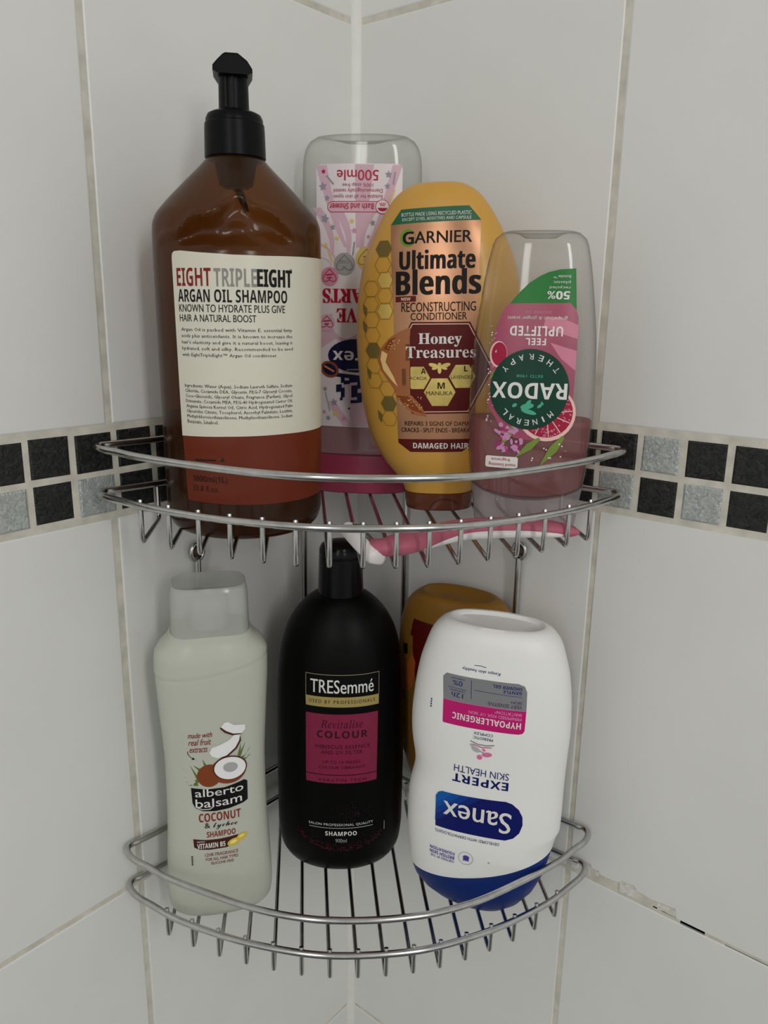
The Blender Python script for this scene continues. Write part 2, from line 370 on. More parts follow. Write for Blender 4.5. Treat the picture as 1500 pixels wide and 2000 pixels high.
def shell(name, rings, mat, parent, seg=96, warp=None, cap0=True, cap1=True, sharp=38, lab=None, off=(0, 0)):
    V = []; Fc = []
    for (z, a, b, n) in rings:
        for k in range(seg):
            t = 2 * PI * k / seg; ct, st = math.cos(t), math.sin(t)
            p = [a * math.copysign(abs(ct) ** (2 / n), ct) + off[0], b * math.copysign(abs(st) ** (2 / n), st) + off[1], z]
            if warp: p = warp(*p)
            V.append([c / 1000 for c in p])
    for i in range(len(rings) - 1):
        for k in range(seg): Fc.append((i * seg + k, i * seg + (k + 1) % seg, (i + 1) * seg + (k + 1) % seg, (i + 1) * seg + k))
    if cap0: Fc.append(tuple(range(seg - 1, -1, -1)))
    if cap1: Fc.append(tuple((len(rings) - 1) * seg + k for k in range(seg)))
    o = mesh_from(name, V, Fc, mat, parent, smooth=True, sharp=sharp)
    if lab: o['label'] = lab
    return o
def scaled(rings, d): return [(z, max(a - d, .5), max(b - d, .5), n) for z, a, b, n in rings]

# ------------------------------------------------------------------ printed labels laid onto the bottle surfaces
CURVE = bpy.data.curves.new('lettering_source', 'FONT')
TXT = {}
def glyphs(s, bold, shear, spacing, res):
    key = (s, bold, shear, spacing, res)
    if key in TXT: return TXT[key]
    CURVE.body = s; CURVE.offset = bold; CURVE.shear = shear; CURVE.space_character = spacing; CURVE.resolution_u = res; CURVE.size = 1
    o = bpy.data.objects.new('lettering_source', CURVE); COL.objects.link(o)
    bpy.context.view_layer.update()
    me = bpy.data.meshes.new_from_object(o.evaluated_get(bpy.context.evaluated_depsgraph_get()))
    V = [(v.co.x, v.co.y) for v in me.vertices]; Fc = [tuple(p.vertices) for p in me.polygons]
    bpy.data.meshes.remove(me); bpy.data.objects.remove(o)
    TXT[key] = (V, Fc); return TXT[key]
class Label:
    def __init__(s, prof, arc=False, flip=False, round_=False, dx=0): s.p = prof; s.arc = arc; s.flip = flip; s.round = round_; s.items = []; s.dx = dx
    def poly(s, pts, mat, layer=0, grid=2.5):
        s.items.append(([(x, z) for x, z in pts], [tuple(range(len(pts)))], mat, layer, grid)); return s
    def text(s, body, x0, z0, x1, z1, mat, layer=3, bold=.0, shear=0, spacing=1, res=3, rot=0, slope=0, grid=None, warp=None, style=None):
        if style is None and bold >= .012: style = 'B'
        if style and style != 'R':      # bold, serif, italic and script letters of the built-in font stack
            up, lo, dg = {'B': (0x1D5D4, 0x1D5EE, 0x1D7EC), 'S': (0x1D400, 0x1D41A, 0x1D7CE), 'I': (0x1D434, 0x1D44E, None), 'C': (0x1D4D0, 0x1D4EA, None)}[style]
            body = ''.join(chr(up + ord(c) - 65) if 'A' <= c <= 'Z' else ('\u210e' if style == 'I' and c == 'h' else chr(lo + ord(c) - 97)) if 'a' <= c <= 'z' else chr(dg + ord(c) - 48) if dg and c.isdigit() else c for c in body)
            res = 2
        V, Fc = glyphs(body, 0, shear, spacing, res)
        xs = [v[0] for v in V]; ys = [v[1] for v in V]; ax, bx, ay, by = min(xs), max(xs), min(ys), max(ys)
        if z1 < z0: z0, z1 = z1, z0
        if x1 < x0: x0, x1 = x1, x0
        out = []
        for x, y in V:
            fx, fy = (x - ax) / (bx - ax), (y - ay) / max(by - ay, 1e-6)
            if s.flip: fx, fy = 1 - fx, 1 - fy
            if warp: fx, fy = warp(fx, fy)
            px, pz = x0 + fx * (x1 - x0), z0 + fy * (z1 - z0)
            if rot:
                cx, cz = (x0 + x1) / 2, (z0 + z1) / 2; c, q = math.cos(rot), math.sin(rot)
                px, pz = cx + (px - cx) * c - (pz - cz) * q, cz + (px - cx) * q + (pz - cz) * c
            out.append((px, pz + slope * (fx - .5) * (x1 - x0)))
        g_ = grid or (3.0 if (z1 - z0) > 3.5 else 0)
        if 0 < bold and (style in (None, 'R', 'S') or bold >= .04):   # heavier stroke: struck twice
            d = min(bold, .03) * abs(z1 - z0) * (.8 if style == 'B' else 1)
            s.items.append(([(x + d, z) for x, z in out], Fc, mat, layer, g_)); out = [(x - d, z) for x, z in out]
        s.items.append((out, Fc, mat, layer, g_)); return s
    def ell(s, x, z, rx, rz, mat, layer=1, ang=0, n=28, a0=0, a1=2 * PI, grid=2.5):
        c, q = math.cos(ang), math.sin(ang); full = abs(a1 - a0 - 2 * PI) < 1e-6
        pts = [(rx * math.cos(a0 + (a1 - a0) * k / (n if full else n - 1)), rz * math.sin(a0 + (a1 - a0) * k / (n if full else n - 1))) for k in range(n)]
        return s.poly([(x + u * c - v * q, z + u * q + v * c) for u, v in pts], mat, layer, grid)
    def ring(s, x, z, rx, rz, wd, mat, layer=2, n=36, a0=0, a1=2 * PI):
        for k in range(n):
            t0, t1 = a0 + (a1 - a0) * k / n, a0 + (a1 - a0) * (k + 1) / n
            s.poly([(x + rx * math.cos(t0), z + rz * math.sin(t0)), (x + rx * math.cos(t1), z + rz * math.sin(t1)),
                    (x + (rx - wd) * math.cos(t1), z + (rz - wd) * math.sin(t1)), (x + (rx - wd) * math.cos(t0), z + (rz - wd) * math.sin(t0))], mat, layer, 0)
        return s
    def star(s, x, z, r, mat, layer=2, ang=.3, n=5, inner=.48):
        return s.poly([(x + (r if k % 2 == 0 else r * inner) * math.sin(ang + PI * k / n), z + (r if k % 2 == 0 else r * inner) * math.cos(ang + PI * k / n)) for k in range(2 * n)], mat, layer, 0)
    def line(s, pts, wd, mat, layer=2, closed=False):
        n = len(pts)
        for i in range(n if closed else n - 1):
            (x0, z0), (x1, z1) = pts[i], pts[(i + 1) % n]; L = math.hypot(x1 - x0, z1 - z0) or 1; nx, nz = -(z1 - z0) / L * wd / 2, (x1 - x0) / L * wd / 2
            s.poly([(x0 + nx, z0 + nz), (x1 + nx, z1 + nz), (x1 - nx, z1 - nz), (x0 - nx, z0 - nz)], mat, layer, 2.5)
        return s
    def pt(s, x, z, eps):
        p = s.p; x += s.dx
        if s.round:
            a, b, n = p.at(z); t = x / a; P0 = Vector((a * math.sin(t), -b * math.cos(t), z)); N = Vector((math.sin(t), -math.cos(t), 0))
            return (P0 + N * eps) / 1000
        if s.arc:
            a = p.at(z)[0]; x = a * math.sin(max(-1.45, min(1.45, x / a)))
        y = p.front(x, z); h = .25
        dx = (p.front(x + h, z) - p.front(x - h, z)) / (2 * h); dz = (p.front(x, z + h) - p.front(x, z - h)) / (2 * h)
        N = Vector((dx, -1, dz)).normalized()
        return (Vector((x, y, z)) + N * eps) / 1000
    def flush(s, name, parent, lab=None, base=.12):
        # blocks of print that stand apart become parts of their own
        gap = 5.0 if name == 'lettering' else 14.0; bx = [(min(p[0] for p in it[0]), max(p[0] for p in it[0]), min(p[1] for p in it[0]), max(p[1] for p in it[0])) for it in s.items]
        grp = list(range(len(bx)))
        def root(i):
            while grp[i] != i: i = grp[i]
            return i
        for i in range(len(bx)):
            for j in range(i):
                a, b = bx[i], bx[j]
                if max(a[0] - b[1], b[0] - a[1], 0) <= gap and max(a[2] - b[3], b[2] - a[3], 0) <= gap: grp[root(i)] = root(j)
        ids = sorted({root(i) for i in range(len(bx))}); items = s.items; first = None
        for r in ids:
            o = s._emit(name, parent, lab, base, [items[i] for i in range(len(bx)) if root(i) == r]); first = first or o
        s.items = []
        return first
    def _emit(s, name, parent, lab, base, items):
        big = bmesh.new(); mats = []
        for (pts, faces, mat, layer, grid) in items:
            if mat not in mats: mats.append(mat)
            mi = mats.index(mat); bm = bmesh.new()
            vs = [bm.verts.new((x, z, 0)) for x, z in pts]
            for f in faces:
                try: bm.faces.new([vs[k] for k in f])
                except ValueError: pass
            if grid:
                bmesh.ops.triangulate(bm, faces=bm.faces[:])
                for ax in (0, 1):
                    lo, hi = min(v.co[ax] for v in bm.verts), max(v.co[ax] for v in bm.verts); st = grid if ax == 0 else grid * 2
                    k = int((hi - lo) / st)
                    for i in range(1, k + 1):
                        c = lo + (hi - lo) * i / (k + 1); no = (1, 0, 0) if ax == 0 else (0, 1, 0)
                        bmesh.ops.bisect_plane(bm, geom=bm.verts[:] + bm.edges[:] + bm.faces[:], dist=1e-5, plane_co=(c, c, 0), plane_no=no)
            mp = {}
            for v in bm.verts: mp[v] = big.verts.new(s.pt(v.co.x, v.co.y, base + layer * .1))
            for f in bm.faces:
                try: nf = big.faces.new([mp[v] for v in f.verts])
                except ValueError: continue
                nf.material_index = mi; nf.smooth = True
            bm.free()
        bmesh.ops.recalc_face_normals(big, faces=big.faces[:]) if False else None
        me = bpy.data.meshes.new(name); big.to_mesh(me); big.free()
        for m in mats: me.materials.append(m)
        o = link(name, me, parent)
        if lab: o['label'] = lab
        return o
def rrect(x0, z0, x1, z1, r, rs=None, n=6):
    rs = rs or (r, r, r, r); out = []       # corners: bl, br, tr, tl
    for (cx, cz, a, rr) in ((x0, z0, PI, rs[0]), (x1, z0, 1.5 * PI, rs[1]), (x1, z1, 0, rs[2]), (x0, z1, .5 * PI, rs[3])):
        sx = 1 if cx == x0 else -1; sz = 1 if cz == z0 else -1
        if rr <= 0: out.append((cx, cz)); continue
        for k in range(n + 1): t = a + PI / 2 * k / n; out.append((cx + sx * rr + rr * math.cos(t), cz + sz * rr + rr * math.sin(t)))
    return out
def ink(name, r, g, b, rough=.5, metal=0., k=1.75, coat=0.): return pm('ink_' + name, C(r, g, b, k), rough, metal, coat, spec=.22)
K_black = ink('black', 12, 11, 11, .5); K_white = ink('white', 196, 194, 190, .45); K_red = ink('red', 150, 22, 45); K_navy = ink('navy', 18, 22, 58); K_grey = ink('grey', 120, 120, 122)
K_brown = ink('brown', 92, 32, 24); K_cream = ink('cream', 188, 184, 168, .4)

exec_order = []
# ================================================================== 1 amber pump bottle
def amber():
    pr = Prof([(0, 34, 34, 2), (1.5, 37.5, 37.5, 2), (5, 40.6, 40.6, 2), (12, 42.3, 42.3, 2), (100, 42.8, 42.8, 2), (150, 42.9, 42.9, 2), (157, 42.6, 42.6, 2), (162, 41, 41, 2), (166, 38, 38, 2), (178, 26.5, 26.5, 2), (189, 15.5, 15.5, 2), (191, 14, 14, 2), (196, 13.2, 13.2, 2)])
    t = empty('pump_bottle', (.0559, -.1549, -.0284), (0, 0, math.radians(39.14)), 'large amber pump bottle with cream shampoo label, on the upper tier at the left', 'bottle')
    m = clear('amber_plastic', (.58, .33, .13, 1), .36, (.125, .048, .012, 1), .19, .8, .5)
    ml = clear('amber_liquid', (.35, .14, .05, 1), .70, (.16, .06, .02, 1), .3, .1, .5)
    sm = lambda x: max(0, min(1, x)) ** 2 * (3 - 2 * max(0, min(1, x)))
    def dent(x, y, z):
        if y > 0 or z < 143.5 or z > 182: return (x, y, z)
        h = 169 - abs(x - 9) * (.50 if x < 9 else .62) + 1.5 * math.sin(x * .35)
        fade = sm((z - 143.5) / 7) * sm((40 - abs(x - 2)) / 12) * sm((-y - 6) / 16)
        d = 7.5 * sm((h - z) / 7) - 1.6 * sm((h + 4 - z) / 4) * (1 - sm((h - z) / 3)) + 2.2 * sm((h - 9 - abs(x - 4) * .3 - z) / 5) - 3.4 * sm((154 - z - .1 * abs(x - 16)) / 5)
        return (x, y + d * fade, z)
    rings = pr.rings(1.6, 0, 190)
    rings = [r for r in rings if r[0] < 20 or r[0] > 138 or int(r[0] * 10) % 3 == 0 or True]
    shell('bottle_body', rings, m, t, 112, warp=dent, sharp=60, cap1=False)
    shell('liquid', scaled(pr.rings(5, 3, 62), 1.2), ml, t, 64)
    V, Fc = tube([(-.001, .0, .192), (-.0003, .0, .182), (.0016, .002, .174), (.0042, .005, .166)], [.0026, .0026, .0022, .0012], 12); mesh_from('dip_tube', V, Fc, pm('black_plastic', (.003, .003, .0035, 1), .36, spec=.12), t, smooth=True)
    bp = MATS['black_plastic']
    shell('collar', [(189.8, 13.5, 13.5, 2), (190, 14.6, 14.6, 2), (190.6, 15.3, 15.3, 2), (203.5, 15.0, 15.0, 2), (206.3, 14.8, 14.8, 2), (206.8, 14.3, 14.3, 2), (208.6, 14.2, 14.2, 2), (210.6, 13.2, 13.2, 2), (211.6, 11.2, 11.2, 2), (212.4, 8.6, 8.6, 2)], bp, t, 72, sharp=30)
    shell('neck_shade_core', [(176.5, 6, 6, 2), (178, 8.6, 8.6, 2), (191, 11.2, 11.2, 2)], bp, t, 40)  # dark core added in the neck for the shade below the collar
    st = shell('pump_stem', [(211, 8.0, 8.0, 2), (213.5, 7.5, 7.5, 2), (229.5, 7.2, 7.2, 2)], bp, t, 40)
    for ang in (-.35, .12):       # raised guide ribs on the stem
        x = 7.3 * math.sin(ang); y = -7.3 * math.cos(ang)
        V = []
        for z in (213, 228.5): V += [((x - .5) / 1000, (y - .55) / 1000, z / 1000), ((x + .5) / 1000, (y - .55) / 1000, z / 1000), ((x + .5) / 1000, (y + .8) / 1000, z / 1000), ((x - .5) / 1000, (y + .8) / 1000, z / 1000)]
        mesh_from('rib', V, [(0, 1, 5, 4), (1, 2, 6, 5), (2, 3, 7, 6), (3, 0, 4, 7), (4, 5, 6, 7), (3, 2, 1, 0)], bp, st)
    # spout head: faceted roof shape running front to back
    sec = [(-8.4, 227.6), (-9.7, 228.4), (-9.6, 230.6), (-7.2, 233.2), (-4.6, 235.6), (-3.4, 236.2), (2.4, 236.2), (3.4, 235.6), (7.0, 233.0), (9.3, 229.6), (9.4, 228.0), (8.2, 227.4)]
    V = []; Fc = []; n = len(sec)
    for (y, k, dz) in ((-10.5, .93, -.6), (-9.8, 1, 0), (6, 1, .6), (15, .85, .2), (24, .6, -1.6), (25, .5, -2.4)):
        cz = 229.5
        V += [((x * k) / 1000, y / 1000, (cz + (z - cz) * k + dz) / 1000) for x, z in sec]
    for i in range(5):
        for k in range(n): Fc.append((i * n + k, i * n + (k + 1) % n, (i + 1) * n + (k + 1) % n, (i + 1) * n + k))
    Fc += [tuple(range(n - 1, -1, -1)), tuple(5 * n + k for k in range(n))]
    mesh_from('pump_spout', V, Fc, bp, t).rotation_euler = (0, 0, math.radians(10))
    L = Label(pr, round_=True)
    paper = pm('label_cream', C(194, 191, 176, 1.6), .36)
    top = [(-27.6, 140.5), (-27.2, 142.4), (-25.8, 143.4), (-22, 143.6), (-10, 142.6), (5, 141.8), (20, 141.7), (40, 142.3), (70, 142.8)]
    L.poly([(-26.2, 54.7), (0, 55.6), (30, 56.0), (70, 55.6)] + top[::-1], paper, 0, 3)
    lab = L.flush('front_label', t, 'cream printed label')
    band = pm('label_rust_film', C(98, 36, 16, 1.5), .36, spec=.3)
    L.poly([(-25.9, 54.6), (-24.3, 21.6), (0, 20.8), (30, 20.2), (70, 20), (70, 55.5), (30, 55.9), (0, 55.5)], band, 0, 3)
    lo = L.flush('lower_label', t, 'rust-orange lower label')
    r, g, k = ink('oxblood', 112, 30, 26), ink('midgrey', 122, 120, 114), ink('textblack', 16, 15, 14)
    L.text('EIGHT', -24.6, 127.3, -5.6, 135.8, r, 1, .035); L.text('TRIPLE', -4.2, 127.3, 16.0, 135.6, g, 1, .02); L.text('EIGHT', 16.3, 127.4, 34.6, 135.7, k, 1, .04)
    L.text('TM', 33.2, 135.2, 34.8, 136.2, k, 1)
    L.text('ARGAN OIL SHAMPOO', -24.2, 120.0, 31.7, 126.0, k, 1, .016)
    L.text('KNOWN TO HYDRATE PLUS GIVE', -23.9, 115.4, 30.3, 119.0, k, 1, .008); L.text('HAIR A NATURAL BOOST', -23.8, 110.9, 15.3, 114.3, k, 1, .008)
    para = [('Argan Oil is packed with Vitamin E, essential fatty', 34.4), ('acids plus antioxidants. It is known to increase the', 34.5), ('hair\'s elasticity and give it a natural boost, leaving it', 34.6), ('hydrated, soft and silky. Recommended to be used', 34.7), ('with EightTripleEight\u2122 Argan Oil conditioner.', 25.6)]
    for i, (s, x1) in enumerate(para): L.text(s, -23.2, 105.9 - 3.0 * i, x1, 108.0 - 3.0 * i, k, 1, .004, res=1)
    ing = [('Ingredients: Water (Aqua), Sodium Laureth Sulfate, Sodium', 34), ('Chloride, Cocamide DEA, Glycerin, PEG-7 Glyceryl Cocoate,', 34), ('Coco-Glucoside, Glyceryl Oleate, Fragrance (Parfum), Glycol', 34), ('Distearate, Cocamide MEA, PEG-40 Hydrogenated Castor Oil,', 34), ('Argania Spinosa Kernel Oil, Citric Acid, Hydrogenated Palm', 34), ('Glycerides Citrate, Tocopherol, Ascorbyl Palmitate, Lecithin,', 34), ('Methylchloroisothiazolinone, Methylisothiazolinone, Sodium', 34), ('Benzoate, Linalool.', -4.6)]
    for i, (s, x1) in enumerate(ing): L.text(s, -22.6 + .1 * i, 78.9 - 2.52 * i, x1, 81.0 - 2.52 * i, k, 1, .008, res=1)
    L.flush('lettering', lab)
    dk = ink('darkbrown', 40, 18, 12)
    L.text('1000ml(1L)', -20.2, 31.0, -1.2, 35.3, dk, 1, .02); L.text('33.8 fl.oz.', -20.4, 27.0, -5.6, 30.0, dk, 1, .01)
    L.line([(-18.4, 43.0), (-6.5, 43.4)], .9, dk, 1); L.star(-3.2, 43.6, 1.6, ink('leafdark', 30, 34, 18), 1, 0, 3, .4); L.flush('lettering', lo)
amber()

# ================================================================== 2 clear bottle with sweet-heart label
def love():
    pr = Prof([(25, 35.5, 17.6, 2.4), (27, 36.3, 18, 2.4), (60, 37, 18, 2.4), (190, 37.2, 18, 2.4), (205, 36.8, 17.8, 2.4), (212, 35.5, 17.2, 2.4), (217, 32.5, 16.6, 2.4), (219.6, 28.5, 13.4, 2.4), (220.4, 25, 10.6, 2.4)])
    t = empty('clear_bath_bottle', (0.0429, -0.0420, -.0286), (0, 0, math.radians(33.14)), 'tall clear bottle on a pink cap, starry label, back of the upper tier', 'bottle')
    m = clear('clear_plastic', (.945, .95, .94, 1), .05, (.60, .61, .58, 1), .08, 1.0, .5)
    rr = pr.rings(4) + [(219.2, 19, 8, 2.3), (217.2, 11, 5, 2.2), (216.6, 5, 2.6, 2)]
    shell('bottle_body', rr, m, t, 96, sharp=50)
    lq = clear('pink_liquid', (.90, .68, .71, 1), .60, (.85, .50, .55, 1), .2, .2, .4)
    shell('liquid', scaled(pr.rings(4, 26, 43.6), .8), lq, t, 72)
    shell('cap', [(0, 34, 18.2, 2.4), (.7, 35.2, 19.1, 2.4), (8.2, 35.9, 19.6, 2.4), (8.4, 35.3, 19.0, 2.4), (8.9, 35.3, 19.0, 2.4), (9.1, 36.0, 19.7, 2.4), (24, 36.6, 20.1, 2.4), (25.2, 36.2, 19.7, 2.4), (25.6, 35, 18.6, 2.4)], pm('pink_cap', C(126, 44, 66, 1.9), .4, spec=.3), t, 96, sharp=30, lab='raspberry pink flip cap')
    L = Label(pr, flip=True)
    wh = pm('label_white_film', C(198, 190, 192, 1.7), .33); pk = ink('pastelpink', 184, 154, 166, .4); rd = ink('scarlet', 158, 20, 50, .35); gy = ink('silvergrey', 128, 128, 138, .35); ye = ink('sherbet', 196, 170, 84, .35); mid = ink('rose', 180, 124, 144, .35)
    pts = rrect(-26.2, 44, 26.4, 202.5, 3)
    L.poly(pts, wh, 0, 3); lab = L.flush('front_label', t, 'white and pink film label with stars and hearts')
    # pink rays fanning up and down from the middle
    cx, cz = -1, 138
    for (xa, xb) in ((-26.2, -19.5), (-2, 9.5), (20.5, 26.2)):
        lo = [(cx + (xa - cx) * s ** .6 if abs(xa) > 5 else cx + (xa - cx) * s, cz + 10 + 54 * s) for s in [k / 8 for k in range(1, 9)]]
        hi = [(cx + (xb - cx) * s ** .6 if abs(xb) > 5 else cx + (xb - cx) * s, cz + 10 + 54 * s) for s in [k / 8 for k in range(1, 9)]]
        L.poly(lo + hi[::-1], pk, 1)
    for (x0, z0, x1, z1, wd) in ((-26, 178, -16, 150, 6), (-13.5, 178, -6, 150, 6.5), (10, 178, 3, 150, 6.5), (24, 180, 10, 150, 5), (-26, 158, -14, 146, 2.5), (-26, 150, -17, 143, 1.6)):
        P_ = [(x0 + (x1 - x0) * s + 3.5 * math.sin(PI * s) * (1 if x1 < 0 else -1), z0 + (z1 - z0) * s) for s in [k / 6 for k in range(7)]]
        L.poly([(x - wd / 2 * (1 - .7 * i / 6), z) for i, (x, z) in enumerate(P_)] + [(x + wd / 2 * (1 - .7 * i / 6), z) for i, (x, z) in reversed(list(enumerate(P_)))], pk, 1)
    L.poly([(-26, 112), (-10, 117), (4, 114), (26, 117), (26, 84), (-14, 100), (-25.8, 92)], pk, 1)
    L.poly([(-6, 72), (2, 72), (8, 44.5), (-4, 44.5)], pk, 1); L.poly([(-20, 60), (-14, 60), (-2, 44.5), (-9, 44.5)], pk, 1)
    L.ell(-7, 111, 9.5, 11, wh, 2)
    for (x, z, r, c) in ((-21.4, 198.4, 1.6, rd), (-21.8, 190, 2.7, gy), (-19.2, 183.3, 2, gy), (-20.6, 171.6, 2.9, gy), (-15.6, 166.5, 1.9, gy), (-3.8, 170, 1.8, ye), (-2.2, 164.5, 2, mid), (18.2, 196.5, 2.3, gy), (17.6, 190, 1.9, gy), (-13, 160, 1.6, ye), (-20.2, 156, 1.8, ye), (9, 169, 2, gy), (6.5, 161, 1.4, mid),
                         (-20.8, 68, 1.8, gy), (-14.8, 59.6, 2.6, gy), (-13.8, 52.6, 2.4, ye), (-18.6, 49.4, 1.9, gy), (-8.4, 49.3, 2.2, mid), (-21.4, 53.2, 1.6, mid), (-10, 62, 1.5, K_navy), (-5, 56, 1, K_navy)):
        L.star(x, z, r, c, 3, random.uniform(-.3, .3))
    for (x0, z0, x1, z1, c) in ((-19.5, 196, -15, 191, gy), (22, 198, 21, 191, gy), (22, 188, 19, 181, ye), (-18.6, 153, -15.5, 146, ye), (-20.5, 66, -17.5, 54, ink('sage', 140, 158, 146)), (-2, 158, -3, 150, gy)): L.line([(x0, z0), (x1, z1)], .9, c, 3)
    L.flush('starburst', lab)
    L.poly(rrect(-19.0, 175.0, 18.9, 181.4, 3.1), rd, 2); L.poly(rrect(-18.6, 175.4, 18.5, 181.0, 2.8), pk, 3); L.ell(14.8, 178.2, 4.2, 4.2, rd, 4); L.ell(14.8, 178.2, 3.8, 3.8, wh, 5); L.ell(14.8, 177.6, 2.8, 2.0, rd, 6, 0, 16, PI, 2 * PI)
    for a in (-.6, -.2, .2, .6): L.line([(14.8 + 1.6 * math.sin(a), 178.6), (14.8 + 3.0 * math.sin(a), 180.6)], .4, rd, 6)
    L.flush('emblem', lab)
    L.text('500mle', -12.9, 193.0, 12.3, 199.0, rd, 3, .01); tx = ink('crimson', 150, 52, 84)
    L.text('100% soap free', -9.6, 189.4, 9.1, 192.0, tx, 3); L.text('Dermatologically tested', -15, 186.2, 14.8, 189.0, tx, 3); L.text('Suitable for all skin types', -15, 182.8, 15, 185.6, tx, 3)
    L.text('Bath and Shower', -17.4, 176.6, 9.6, 180.2, rd, 5, .014)
    L.text('HEARTS', -21.9, 121.6, 16.6, 130.4, ink('heartred', 150, 12, 40), 4, .04, style='S'); L.text('LOVE', -12.9, 109.7, 13.5, 118.6, MATS['ink_heartred'], 4, .04, style='S')
    L.flush('lettering', lab)
    heart = lambda x, z, r, ang=0: [(x + r * (.95 * math.sin(q) ** 3) * math.cos(ang) + r * (.8 * math.cos(q) - .33 * math.cos(2 * q) - .12 * math.cos(3 * q)) * math.sin(ang), z - r * (.8 * math.cos(q) - .33 * math.cos(2 * q) - .12 * math.cos(3 * q)) * math.cos(ang) + r * .95 * math.sin(q) ** 3 * math.sin(ang)) for q in [2 * PI * k / 26 for k in range(26)]]
    for (x, z, r, c, e, wds) in ((-8.1, 145, 6.6, ink('sweetgrey', 138, 138, 136), ink('sweetline', 96, 96, 98), ('I\'M', 'YOURS')), (5.6, 148.4, 6.8, ye, ink('mustard', 146, 104, 40), ('', '')), (-17.6, 137.6, 5.6, mid, rd, ('', '')), (-19.4, 109.6, 5.2, pk, rd, ('', ''))):
        L.ell(x, z, r, r, c, 4); h = heart(x, z, r * .8); L.line(h, .45, e, 5, True)
        if wds[1]: L.text(wds[0], x - 1.2, z - 2.6, x + 1.2, z - .9, e, 5); L.text(wds[1], x - 3, z + .2, x + 3, z + 2.2, e, 5)
        else:
            L.line([(x - 2.2, z + .8), (x + 2.2, z + 1.2)], .8, e, 5); L.line([(x - 1.6, z - 1), (x + 1.4, z - .7)], .8, e, 5)
    L.flush('sweets', lab)
    L.ell(0, 89.4, 18.6, 10.4, K_navy, 4); L.text('rex', -15.6, 86.5, 3.2, 92.4, K_white, 5, .03); L.line([(-6.6, 80.6), (3, 81)], .9, gy, 5)
    L.ell(-17.6, 80.6, 6.2, 5, ink('toffee', 120, 62, 30), 5, -.4); L.ell(-17.6, 80.6, 4.6, 3.4, K_navy, 6, -.4); L.line([(-21, 82.6), (-14.6, 79.2)], 1.2, ink('ginger', 186, 110, 60), 7)
    for i, (x, z, a, b) in enumerate(((-9, 75, 1.2, 3), (-6.4, 72.6, 2, 1.4), (-2, 74, 3, 1.6), (1.5, 72, 1.2, 3.5), (-11.5, 68.8, 1.8, 2.6), (-9, 66, 1.2, 3.4), (-1.5, 67, 2, 4), (1.8, 63, 1.6, 3.4), (-1, 60.5, 3, 1.2))): L.poly([(x - a, z - b), (x + a, z - b + .6), (x + a, z + b), (x - a, z + b - .4)], K_navy, 4)
    L.line([(-14, 77.4), (5, 75.6)], 2.4, K_navy, 3)
    L.flush('logo', lab)
love()

